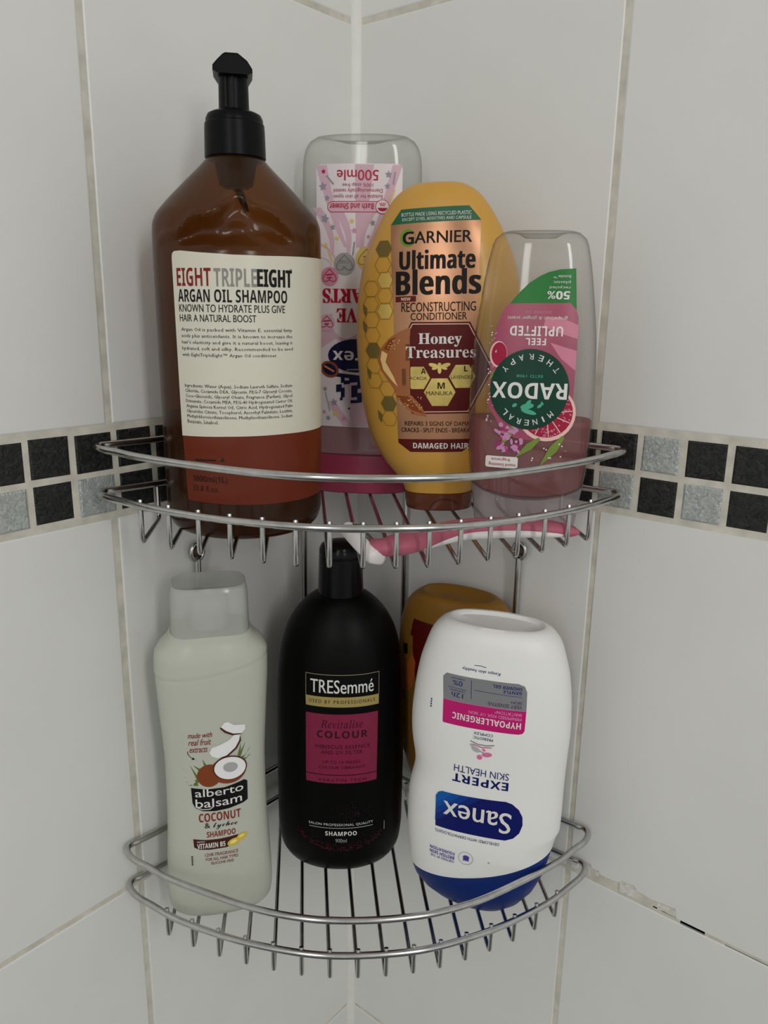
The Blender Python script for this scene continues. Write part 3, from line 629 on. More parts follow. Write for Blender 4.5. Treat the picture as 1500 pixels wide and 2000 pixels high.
# ================================================================== 3 honey conditioner and the other honey bottle
yel = pm('honey_plastic', C(168, 126, 52, 2.0), .34, coat=.08, noise=.04, nscale=20)
def garnier():
    k = .975
    pr = Prof([(z, a * k, b * (.9 if z > 30 else 1), n) for z, a, b, n in [(11, 21.6, 16, 2.5), (14, 22.5, 16.5, 2.4), (18, 25, 17.3, 2.3), (30, 35, 20, 2.2), (49, 44.5, 23, 2.2), (77, 49.6, 24.7, 2.2), (102, 51, 25, 2.2), (120, 50.2, 24.5, 2.2), (143, 46.5, 22.5, 2.2), (163, 38.5, 19, 2.2), (175, 31.6, 16, 2.2), (181.5, 26.8, 14, 2.2), (186.5, 21, 11.5, 2.2), (189, 16, 9, 2.2), (189.9, 12, 6.5, 2.2)]])
    t = empty('conditioner_bottle', (0.1121, -0.0463, -.0286), (0, math.radians(-2), math.radians(29.14)), 'oval honey-yellow conditioner bottle with copper label, standing on its brown cap on the upper tier', 'bottle')
    t.scale = (.991, .991, .991)
    shell('bottle_body', pr.rings(3), yel, t, 96, sharp=70)
    cm = pm('brown_cap', C(82, 36, 12, 1.7), .28, coat=.15)
    cap = shell('cap', [(0, 19.6, 14.6, 2.6), (.6, 20.4, 15.3, 2.6), (10.6, 21.6, 16.2, 2.6), (11, 20.8, 15.4, 2.6)], cm, t, 96, sharp=30, lab='translucent brown flip cap')
    pc = Prof([(0, 20.2, 15.1, 2.6), (10.6, 21.6, 16.2, 2.6)]); Lc = Label(pc); dk = pm('brown_recess', C(58, 24, 10, 1.6), .3)
    Lc.poly([(5.5 + 9.5 * math.cos(q), .9 + 7.2 * math.sin(q)) for q in [PI * i / 20 for i in range(21)]], dk, 0)
    Lc.poly([(5.5 + 8.3 * math.cos(q), .9 + 6.0 * math.sin(q)) for q in [PI * i / 20 for i in range(21)]], cm, 1); Lc.line([(-3, 1.2), (0, .6), (11, .6), (14.5, 1.2)], .5, dk, 2)
    Lc.flush('thumb_recess', cap)
    L = Label(pr)
    cop = pm('copper_foil', C(170, 124, 92, 1.6), .30, .55, noise=.14, nscale=60); mar = pm('maroon_print', C(84, 18, 14, 1.5), .38, spec=.2); grn = pm('green_print', C(18, 84, 52, 1.6), .4)
    gold = pm('gold_foil', C(206, 184, 104, 1.5), .30, .6, noise=.25, nscale=120); cr = ink('creamline', 206, 170, 150); bk = ink('foilblack', 12, 8, 7); wh = K_white
    L.poly([(-25.7, 166.9), (25.7, 167.8), (24.6, 114), (23.2, 45.4), (-22.3, 45.0), (-23.6, 114)], cop, 0); lab = L.flush('front_label', t, 'copper foil label')
    L.poly([(-19.6, 175.0), (18.9, 175.8), (25.7, 167.9), (-25.7, 166.8)], grn, 0); L.flush('green_band', t, 'green band along the label top')
    L.poly([(-22.3, 44.9), (23.2, 45.4), (22.8, 42.5), (16, 37.6), (-14.9, 37.2), (-22.2, 42.6)], mar, 0); lb = L.flush('maroon_band', t, 'maroon band along the label foot')
    L.text('DAMAGED HAIR', -13.0, 39.5, 19.8, 42.9, wh, 2, .02); L.flush('lettering', lb)
    hx = [(-13.1, 113.0), (-28.2, 86.0), (-13.2, 60.2), (20.2, 60.6), (34.0, 86.6), (20.5, 112.6)]
    L.poly(hx, mar, 1); inn = [(3 + (x - 3) * .955, 86.5 + (z - 86.5) * .955) for x, z in hx]; L.line(inn, .5, cr, 2, True); hp = L.flush('hexagon_panel', lab, 'maroon hexagon')
    # honey drip with dipper over the panel edge
    drip = [(-14.2, 109.9), (-19, 108.2), (-26, 104.4), (-32.4, 97.5), (-33.6, 91), (-31.4, 85.5), (-28, 80.5), (-24, 75), (-22.4, 70), (-18, 64.6), (-11, 59.6), (-4.4, 58.6), (-6.2, 62.2), (-9.4, 67), (-14, 71.5), (-19.5, 75), (-24.5, 81), (-28.3, 86), (-25, 92), (-19, 101.5), (-13.6, 109.2)]
    hn = pm('honey_print', C(148, 88, 46, 1.6), .35); hl = ink('honeylight', 214, 172, 118, .3); hd = ink('honeydark', 116, 54, 22, .3)
    L.poly(drip, hn, 3); L.poly([(-31, 97), (-27.5, 95), (-28.8, 90.4), (-24, 82), (-21.5, 76), (-25, 79.5), (-30.4, 86), (-32, 92)], hl, 4); L.poly([(-26.4, 103), (-22.4, 104.6), (-26.6, 97), (-29.6, 98)], hd, 4)
    L.poly([(-22.5, 71), (-15.6, 70.6), (-8.4, 62.6), (-5.8, 60.2), (-13, 62.4), (-19, 67)], hd, 4)
    for i in range(26): L.ell(-21 + 14 * random.random(), 63 + random.random() * 6 + (0 if i % 2 else 2), .35, .3, hl, 5, 0, 6)
    for i in range(16): L.ell(-28 + 8 * random.random(), 98 + random.random() * 7, .35, .3, hl, 5, 0, 6)
    L.flush('honey_print', lab)
    hexa = lambda x, z, r, s=1: [(x + r * math.cos(PI / 3 * i), z + r * s * math.sin(PI / 3 * i)) for i in range(6)]
    L.poly(hexa(-9.7, 81.3, 7.4), gold, 2); L.poly(hexa(3.2, 73.0, 9.2), gold, 2); L.poly(hexa(16.2, 82.0, 7.6), gold, 2)
    for s in (-1, 1): L.ell(3.2 + s * 3.4, 88.4, 3.0, 1.2, gold, 2, s * .28, 14); L.ell(3.2 + s * 2.6, 86.9, 2.0, .9, gold, 2, -s * .3, 12)
    L.ell(3.2, 88.9, 1.0, 1.1, gold, 3, 0, 12); L.ell(3.2, 85.8, 1.1, 2.2, gold, 3, 0, 12); L.flush('gold_bee_and_cells', lab, 'gold foil hexagons and bee')
    L.text('A', -7.6, 83.6, -4.8, 86.8, bk, 3, .03); L.text('ACACIA', -14.4, 80.2, -4.2, 82.0, bk, 3); L.text('M', 2.0, 75.0, 6.2, 78.6, bk, 3, .03); L.text('MANUKA', -4.8, 71.2, 10.8, 73.6, bk, 3); L.text('L', 17.2, 84.8, 19.4, 88.0, bk, 3, .03); L.text('LAVENDER', 9.8, 80.6, 22.4, 82.6, bk, 3)
    L.text('BOTTLE MADE USING RECYCLED PLASTIC', -19.2, 170.9, 20.2, 172.9, wh, 2, .006); L.text('EXCEPT DYES, ADDITIVES AND CAPSULE', -18.6, 168.2, 20.2, 170.1, wh, 2, .006)
    L.ell(-15.2, 159.2, 4.6, 4.9, ink('leafgreen', 92, 126, 44), 1); L.ell(-14.2, 159.2, 3.3, 3.6, cop, 2)
    L.text('G', -18.2, 155.6, -11.6, 162.6, bk, 3, .03); L.text('ARNIER', -11.2, 156.0, 20.8, 162.4, bk, 3, .02, style='R')
    L.text('Ultimate', -19.8, 141.8, 22.8, 152.4, bk, 3, .04); L.text('Blends', -21.7, 127.8, 26.0, 141.8, bk, 3, .045)
    L.poly([(-22.2, 124.1), (-10.3, 124.3), (-10.3, 127.4), (-22.2, 127.2)], mar, 2); L.text('NEW', -18.9, 124.9, -13.4, 126.6, cr, 3, .02)
    L.text('RECONSTRUCTING', -18.8, 118.6, 23.6, 123.8, bk, 3, .004); L.text('CONDITIONER', -13.4, 113.9, 18.7, 118.0, bk, 3, .004)
    L.text('Honey', -8.9, 98.8, 15.8, 106.6, wh, 3, .012, style='S'); L.text('Treasures', -16.4, 92.6, 23.8, 99.2, wh, 3, style='S')
    L.text('REPAIRS 3 SIGNS OF DAMAGE', -17.8, 53.2, 24.4, 55.8, bk, 3); L.text('CRACKS - SPLIT ENDS - BREAKAGE', -20.0, 49.3, 24.0, 51.9, bk, 3, .006); L.flush('lettering', lab)
    # honeycomb print down the left shoulder
    hc = ink('combline', 126, 94, 32); fill = ink('combolive', 96, 84, 44, .4); gl = pm('gold_foil_print', C(216, 186, 98, 1.6), .3, .4)
    R0 = 5.1
    def hexat(x, z, c=None, m=None):
        P_ = [(x + R0 * math.cos(PI / 3 * i), z + R0 * math.sin(PI / 3 * i)) for i in range(6)]
        P_ = [(min(px, -22.6 if pz < 114 else -24.0), pz) for px, pz in P_]
        if m: L.poly(P_, m, 1)
        L.line(P_, .3, hc, 2, True)
    hs = [(-29.6, 154, fill), (-30, 145.2, None), (-28.4, 136.6, gl), (-37.4, 132, None), (-28.4, 127.8, None), (-28.6, 119.4, gl), (-37.8, 123.4, None), (-37.2, 114.6, None), (-36.9, 105.8, None), (-36.6, 97, fill), (-36.4, 88.2, None), (-36.2, 79.4, None), (-28, 74.6, None), (-27.4, 66, fill), (-27.2, 57.2, None)]
    for x, z, mm in hs: hexat(x, z, None, mm)
    for x, z in ((-41.6, 120), (-41.8, 110.4), (-39.6, 83.5), (-33.2, 58)): L.poly([(x - 1.6, z + 4), (x + 1.5, z + 1), (x + .6, z - 4), (x - 1.2, z - 1)], fill, 1)
    L.flush('honeycomb_print', t, 'gold honeycomb print')
garnier()
def yellow():
    pr = Prof([(14, 17, 14, 2.4), (22, 19, 16, 2.4), (38, 25, 15.5, 2.3), (52, 32, 16, 2.3), (77, 40, 18, 2.3), (110, 42.5, 19, 2.3), (145, 42.8, 19, 2.3), (165, 41, 18.8, 2.3), (178, 37, 18, 2.3), (186, 30, 17, 2.3), (188.5, 26, 14.2, 2.3)])
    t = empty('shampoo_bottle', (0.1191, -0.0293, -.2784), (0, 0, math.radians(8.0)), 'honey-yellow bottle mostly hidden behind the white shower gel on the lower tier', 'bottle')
    shell('bottle_body', pr.rings(3.5) + [(188.0, 24, 12.8, 2.2), (185, 20, 10, 2.1), (183.6, 12, 6, 2)], pm('shaded_honey_plastic', C(112, 78, 26, 2.0), .42, spec=.3), t, 80, sharp=70)  # honey plastic darkened: shade under the upper tier is in its colour
    shell('cap', [(0, 15.6, 12.6, 2.4), (.6, 16.4, 13.4, 2.4), (13.4, 17.4, 14.2, 2.4), (14.2, 16.6, 13.4, 2.4)], MATS['brown_cap'], t, 72, sharp=30)
    L = Label(pr); mar = MATS['maroon_print']; bk = MATS['ink_foilblack']
    L.poly([(-25, 170), (20, 170), (22, 160), (22, 60), (-12, 60), (-25, 150)], MATS['maroon_print'], 0); lab = L.flush('front_label', t, 'dark maroon label')
    L.poly([(-25, 170.3), (20, 170.3), (20, 158), (-27.5, 158)], pm('deep_red_print', C(70, 10, 14, 1.7), .4), 0)
    L.poly([(-29, 138), (-25, 146), (-22, 140), (-24, 122), (-29, 116), (-31, 126)], ink('amberprint', 160, 82, 34), 1)
    for x, z in ((-31.6, 147), (-34, 112), (-34.6, 92), (-33, 70)): L.poly([(x - 2.4, z + 3), (x + 2, z + 4), (x + 2.4, z - 3), (x - 1.2, z - 4.4)], bk, 1)
    L.flush('honeycomb_print', t)
yellow()

# ================================================================== 4 clear shower gel with pink label
def radox():
    pr = Prof([(0, 27.2, 16, 2.8), (1.5, 28, 16.8, 2.8), (18, 30.6, 18.4, 2.8), (23, 31.7, 19, 2.8), (40, 33.4, 19.8, 2.8), (66, 34.4, 20, 2.8), (95, 33.6, 19.2, 2.8), (132, 29.3, 16.5, 2.8), (150, 26, 15, 2.8), (156, 24, 13.5, 2.8), (159, 20.5, 11, 2.8), (160, 17, 8.5, 2.8)])
    t = empty('shower_gel_bottle', (0.1759, -0.0528, -.0293), (0, 0, math.radians(29.14)), 'clear upside-down shower gel bottle with pink and green label, right of the upper tier', 'bottle')
    t.scale = (.979, .979, .996)
    m = clear('clear_gel_plastic', (.94, .94, .93, 1), .04, (.60, .60, .58, 1), .07, 1.0, .5)
    zc = lambda x: 20.4 + 7.0 * (min(abs(x), 33) / 33) ** 2
    def wb(x, y, z):
        f = max(0, min(1, (50 - z) / 28)); return (x, y, z + f * (zc(x) - 22.5))
    def wc(x, y, z):
        f = max(0, min(1, z / 22)); return (x, y, z + f * f * (zc(x) - 22.5))
    shell('bottle_body', pr.rings(3, 23) + [(158.6, 12, 5.5, 2.4), (156.6, 8, 3.2, 2.2)], m, t, 96, warp=wb, sharp=50)
    fm = clear('frosted_cap_plastic', (.90, .88, .89, 1), .34, (.72, .66, .68, 1), .22, 1.0, .4)
    cap = shell('cap', pr.rings(3, 0, 22), fm, t, 96, warp=wc, sharp=40, lab='frosted clear cap')
    shell('cap_core', [(.8, 11, 9, 2), (12, 11, 9, 2), (19, 12.5, 10.5, 2)], fm, cap, 40)
    lq = clear('pink_gel', (.84, .54, .55, 1), .45, (.58, .25, .26, 1), .15, .3, .4)
    shell('liquid', scaled(pr.rings(3, 23.4, 62.6), 1.0), lq, t, 80, warp=wb)
    L = Label(pr, flip=True)
    grn = ink('grassgreen', 34, 104, 46, .35); pk = pm('gel_pink_print', C(148, 64, 88, 1.65), .36, noise=.22, nscale=45); dg = ink('bottlegreen', 12, 52, 40, .33); wh = K_white; lf = ink('leaf', 104, 124, 52); mint = ink('mint', 66, 148, 118)
    arc = [(18.8, 141), (10.7, 140.4), (5, 139), (.4, 136.9), (-4.6, 133.6), (-8.4, 129.9), (-12, 125.8), (-15.1, 121.8), (-18.4, 116)]
    L.poly(arc + [(-14, 118), (21, 116), (20.6, 118.8)], grn, 0); top = L.flush('green_panel', t, 'green corner of the label')
    L.text('50%', 5.0, 125.6, 16.3, 129.7, wh, 3, .04); L.text('recycled', 5.9, 130.7, 16.3, 132.4, wh, 3, .01); L.text('plastic', 7.6, 133.3, 16.3, 135.0, wh, 3, .01); L.text('bottle\u2122', 7.6, 136.0, 16.3, 137.6, wh, 3, .01); L.flush('lettering', top)
    # pink panel
    left = [(-14.9, 123.3), (-17.4, 119.5), (-19.8, 113), (-21.4, 106.4), (-22.4, 99), (-22.8, 92), (-22.6, 70), (-16, 60), (-8, 54), (4, 52.5), (14, 54.6)]
    right = [(20.6, 58), (21.7, 64), (22, 101), (21.6, 117), (20.4, 120.4), (17, 123.9)]
    L.poly(left + right, pk, 1); lab = L.flush('front_label', t, 'pink printed label')
    hi = ink('palepink', 180, 112, 130, .35)
    L.poly([(5, 117), (12, 116.8), (21.9, 113), (21.9, 106), (12, 109), (4, 112)], hi, 2); L.poly([(8, 104), (21.9, 100), (21.9, 90), (14, 96)], hi, 2); L.flush('pale_pink_print', lab)  # paler pink patches in the label print
    # grapefruit slice, petals, ginger shoots
    gr = ink('grapefruit', 142, 24, 54, .35); pith = ink('pith', 206, 168, 160, .35)
    L.ell(8.6, 67.4, 15.2, 14.6, pith, 2); L.ell(8.6, 67.8, 13.6, 13.0, gr, 3)
    for a in (-2.0, -1.45, -.95, -.4, .1, .6): L.line([(8.6, 67.8), (8.6 + 13.2 * math.cos(a), 67.8 + 12.6 * math.sin(a))], .5, pith, 4)
    for i in range(60):
        a, q = random.uniform(-2.2, .7), random.uniform(8.5, 12.6); L.ell(8.6 + q * math.cos(a), 67.8 + q * math.sin(a), .5, .35, hi, 4, a, 6)
    L.ell(-18.6, 97.4, 4.6, 6.8, pith, 2); L.ell(-18.2, 97.6, 4.0, 6.0, gr, 3)
    L.flush('grapefruit_print', lab)
    for (x0, z0, x1, z1, wd) in ((5.6, 54.2, -7.4, 43.0, 4.0), (18.0, 55.4, 6.0, 38.7, 4.6), (-9, 60, -15, 49, 4.4), (-18, 90, -22.8, 84, 3.2)):
        nx, nz = -(z1 - z0), (x1 - x0); q = math.hypot(nx, nz); nx, nz = nx / q * wd / 2, nz / q * wd / 2
        L.poly([(x0 + nx * .4, z0 + nz * .4), ((x0 * .6 + x1 * .4) + nx, (z0 * .6 + z1 * .4) + nz), (x1, z1), ((x0 * .6 + x1 * .4) - nx, (z0 * .6 + z1 * .4) - nz), (x0 - nx * .4, z0 - nz * .4)], lf, 4)
    pet = ink('petal', 176, 120, 158, .35); dpet = ink('magenta', 140, 46, 96, .35)
    for i in range(44): L.ell(random.uniform(-18, -4), random.uniform(46, 61), random.uniform(.8, 2.0), random.uniform(.6, 1.3), random.choice((pet, pet, dpet)), 5, random.uniform(0, 3), 8)
    for i in range(34): L.ell(random.uniform(-23.5, -19.5), random.uniform(62, 112), .4, .4, random.choice((wh, pet)), 5, 0, 6)
    for i in range(10): L.ell(random.uniform(2, 18), random.uniform(42, 54), .45, .45, wh, 5, 0, 6)
    L.flush('flower_print', lab)
    L.ell(-1.3, 79.7, 20.7, 20.9, dg, 6, 0, 48); seal = L.flush('round_emblem', lab, 'dark green round emblem')
    L.text('RADOX', -20.8, 74.9, 18.3, 83.4, wh, 7, .03); L.text('ESTD 1908', -8.4, 86.0, 5.2, 87.4, mint, 7)
    def around(word, a0, a1, r, size):
        for i, ch in enumerate(word):
            a = a0 + (a1 - a0) * i / (len(word) - 1); x, z = -1.3 + r * math.cos(a), 79.7 + r * math.sin(a)
            up = -1 if 'M' not in word else 1
            sv = L.flip; L.flip = False; wdt = size * (.25 if ch == 'I' else .8)
            L.text(ch, x - wdt / 2, z - size / 2, x + wdt / 2, z + size / 2, wh, 7, .01, rot=(a - PI / 2) + (PI if up < 0 else 0)); L.flip = sv
    around('THERAPY', math.radians(38), math.radians(142), 17.0, 3.0)
    # lower word also reads upside down
    def around2(word, a0, a1, r, size):
        for i, ch in enumerate(word):
            a = a0 + (a1 - a0) * i / (len(word) - 1); x, z = -1.3 + r * math.cos(a), 79.7 + r * math.sin(a)
            sv = L.flip; L.flip = False; wdt = size * (.25 if ch == 'I' else .8)
            L.text(ch, x - wdt / 2, z - size / 2, x + wdt / 2, z + size / 2, wh, 7, .01, rot=(a - PI / 2)); L.flip = sv
    around2('MINERAL', math.radians(-47), math.radians(-136), 17.2, 3.0)
    for (x, z, rx, rz, a) in ((-2, 71, 3.6, 1.5, .2), (-1, 68.2, 4.2, 1.2, -.25), (-1.4, 72.8, 2.0, 1.0, .9), (4.6, 71.4, 1.5, .8, .7), (5.8, 72.8, 1.0, .6, 2.2), (-8.6, 71.4, 1.4, .9, .6)): L.ell(x, z, rx, rz, mint, 7, a, 16)
    L.flush('lettering', seal)
    L.text('SHOWER GEL', -6.3, 118.4, 7.7, 119.9, hi, 3); L.text('grapefruit & ginger scent', -14.7, 115.2, 16.0, 117.4, wh, 3, .008)
    L.text('UPLIFTED', -13.2, 107.2, 14.2, 112.2, wh, 3, .03); L.text('FEEL', -4.7, 102.6, 5.8, 106.1, wh, 3, .03)
    L.flush('lettering', lab)
    L.poly(rrect(-22.6, 37.4, -5.2, 43.7, 1.2), wh, 6); tg = L.flush('fragrance_tag', lab, 'small white tag'); L.text('mood boosting', -20.8, 38.1, -6.4, 40.4, K_red, 7, .01); L.text('fragrance', -19.4, 41.0, -9.4, 43.1, K_red, 7, .01); L.flush('lettering', tg) if False else None
    L.flush('tag_lettering', lab)
radox()

# ================================================================== 5 coconut shampoo
def alberto():
    pr = Prof([(0, 26, 14, 2.5), (1.5, 28.5, 16.5, 2.5), (6, 31.3, 18.8, 2.6), (16, 32.3, 20, 2.6), (35, 31.6, 20, 2.6), (70, 29.9, 19.5, 2.6), (100, 29.6, 19.3, 2.6), (136, 31.2, 20, 2.6), (165, 32.5, 20.3, 2.6), (172, 32.2, 20, 2.6), (177, 29.8, 19, 2.6), (182, 25, 17.7, 2.8), (186, 22.8, 17.2, 3.2)])
    t = empty('coconut_shampoo_bottle', (.0413, -.172, -.2758), (0, 0, math.radians(53.64)), 'milky white coconut shampoo bottle with frosted cap, at the left of the lower tier', 'bottle')
    milk = clear('milky_plastic', (.85, .87, .80, 1), .94, C(163, 166, 155, 2.1), .25, .8, .12)
    def seam(x, y, z):     # moulded diagonal crease across the shoulder
        d = z - (163.5 + .14 * x + .0016 * x * x); k = 1 - .014 * math.exp(-(d / .9) ** 2) + (.012 if d > 0 else 0) * math.exp(-max(d, 0) / 5); return (x * k, y * k, z)
    shell('bottle_body', pr.rings(1.0), milk, t, 96, warp=seam, sharp=60)
    fr = clear('frosted_plastic', (.93, .94, .92, 1), .48, (.86, .87, .84, 1), .16, 1.0, .3)
    cap = shell('cap', [(185.2, 22.2, 17, 3.6), (186, 22.4, 17.2, 3.6), (210, 21.7, 16.6, 3.8), (213, 21.2, 16.2, 3.8), (214, 20.2, 15.3, 3.8), (213.2, 17, 13, 3.4), (212.4, 8, 7, 2.4)], fr, t, 96, sharp=35, lab='frosted clear flip cap')
    shell('spout', [(187, 11, 11, 2), (205, 10.6, 10.6, 2), (208, 5, 5, 2), (211, 4, 4, 2)], fr, cap, 40)
    L = Label(pr)
    dr = ink('cocored', 118, 36, 30); bk = K_black; coc = ink('cocowhite', 206, 206, 206); shl = ink('cocoshell', 70, 34, 28); hus = ink('husk', 112, 56, 30); gr = ink('palm', 84, 100, 50)
    for (x, z, a, ln) in ((-11, 97, 2.35, 12), (-11, 96, 2.65, 9), (-11.4, 95.6, 2.95, 7), (-10.5, 98, 2.0, 11), (-6, 106, 1.9, 6), (13, 110, 1.15, 10), (14, 108, .85, 9), (15, 107, .55, 6), (13, 111, 1.4, 8), (-11, 95, 3.2, 6), (-9, 104, 2.4, 6)):
        L.poly([(x - .9 * math.sin(a), z + .9 * math.cos(a)), (x + ln * math.cos(a), z + ln * math.sin(a)), (x + .9 * math.sin(a), z - .9 * math.cos(a))], gr, 0, 0)
    L.ell(-4.4, 100.4, 7, 7.4, hus, 1); L.ell(6.6, 102.4, 10.4, 8.6, hus, 2, -.1); L.ell(7.6, 104.0, 9.9, 8.0, shl, 3, -.12); L.ell(7.6, 103.9, 9.1, 7.3, coc, 4, -.12); L.ell(7.8, 104.6, 4.2, 3.2, ink('cocogrey', 148, 148, 148), 5, -.1)
    L.poly([(-3.8, 115.4), (-2.4, 113), (1, 111.4), (6.4, 112), (11.6, 116.4), (13.9, 121), (13.8, 124.6), (10.6, 125.4), (7.6, 122.4), (2.4, 120), (-2.4, 118.6)], coc, 4); L.poly([(1, 111.3), (6.6, 111.8), (11.9, 116.2), (14.4, 121), (13.9, 124.6), (13.3, 121.2), (11, 117), (6, 112.7)], shl, 5)
    L.poly([(3.2, 131.4), (5.2, 133.9), (7.4, 134.2), (10.4, 131.8), (14, 131.2), (17, 130.6), (17, 127.6), (14.8, 125.4), (10, 126.2), (6, 128.6)], coc, 4); L.poly([(3.0, 131.6), (6, 128.7), (10, 126.3), (14.8, 125.5), (15.2, 125.1), (9.6, 125.2), (5.2, 127.6), (2.8, 130.4)], shl, 5)
    L.flush('coconut_print', t, 'printed coconut halves and palm leaves')
    L.poly([(-15.1, 93.1), (-6, 91.6), (4, 91.6), (12, 93.4), (15.6, 94.4), (17.4, 93.0), (17.3, 80.6), (15, 79.3), (6, 77.2), (-2, 76.6), (-9, 77.4), (-13.2, 79.8), (-14.6, 83)], bk, 1); lab = L.flush('brand_panel', t, 'black brand panel')
    wv = lambda fx, fy: (fx, fy + .42 * (fx - .35) ** 2)
    L.text('alberto', -12.9, 86.7, 14.8, 91.8, K_white, 2, .01, warp=wv); L.text('balsam', -12.9, 79.6, 13.8, 85.2, K_white, 2, .01, warp=wv); L.line([(-11.8, 79.8), (-9, 78.5), (-5, 78.3), (-3, 79.6)], .5, K_white, 2); L.flush('lettering', lab)
    L.text('made with', -15.5, 125.6, -1.8, 129.0, dr, 1, .011, .35); L.text('real fruit', -15.3, 120.8, -2.5, 124.8, dr, 1, .011, .35); L.text('extracts', -14.8, 116.2, -4.7, 119.4, dr, 1, .011, .35)
    L.line([(-15.9, 117.3), (-15.9, 115.4), (-14.4, 113.2), (-12.3, 111.9)], .35, bk, 1); L.poly([(-12.0, 111.7), (-14, 111.6), (-13, 113.2)], bk, 1, 0)
    L.text('COCONUT', -11.5, 69.9, 12.9, 75.7, dr, 1, .03); L.text('& lychee', -8.4, 64.2, 10.7, 69.2, bk, 2, style='C'); L.text('SHAMPOO', -7.4, 59.3, 9.4, 63.2, dr, 1, .02)
    L.poly([(-15.3, 58.8), (-8, 57.8), (0, 57.6), (5.4, 58), (11, 58.6), (9, 53), (4, 51.2), (-6, 51.0), (-12, 51.6), (-15.0, 53.2)], ink('chocolate', 58, 26, 20), 1); L.text('WITH', -13.3, 56.2, -8.8, 57.3, K_white, 2); L.text('VITAMIN B5', -13.2, 52.2, 3.2, 55.6, K_white, 2, .02)
    gd = ink('capsule', 186, 160, 58, .3); gl = ink('capsulelight', 214, 200, 120, .3); L.ell(8.4, 54.2, 4.2, 2.4, gd, 3, .3); L.ell(13.0, 56.8, 3.4, 2.1, gd, 3, .35); L.ell(8.0, 54.4, 2.2, 1.0, gl, 4, .3); L.ell(12.8, 57.2, 1.8, .8, gl, 4, .35)
    L.text('12HR FRAGRANCE', -8.9, 46.4, 10.6, 48.6, dr, 1, .006); L.text('FOR ALL HAIR TYPES', -8.6, 43.4, 10.4, 45.4, dr, 1, .006); L.text('SILICONE FREE', -5.7, 40.6, 7.8, 42.4, dr, 1, .006)
    for i in range(5): L.line([(-16.9, 41.2 + i * 1.35), (-16.0, 41.6 + i * 1.35)], .8, bk, 1)
    L.flush('lettering', t)
alberto()

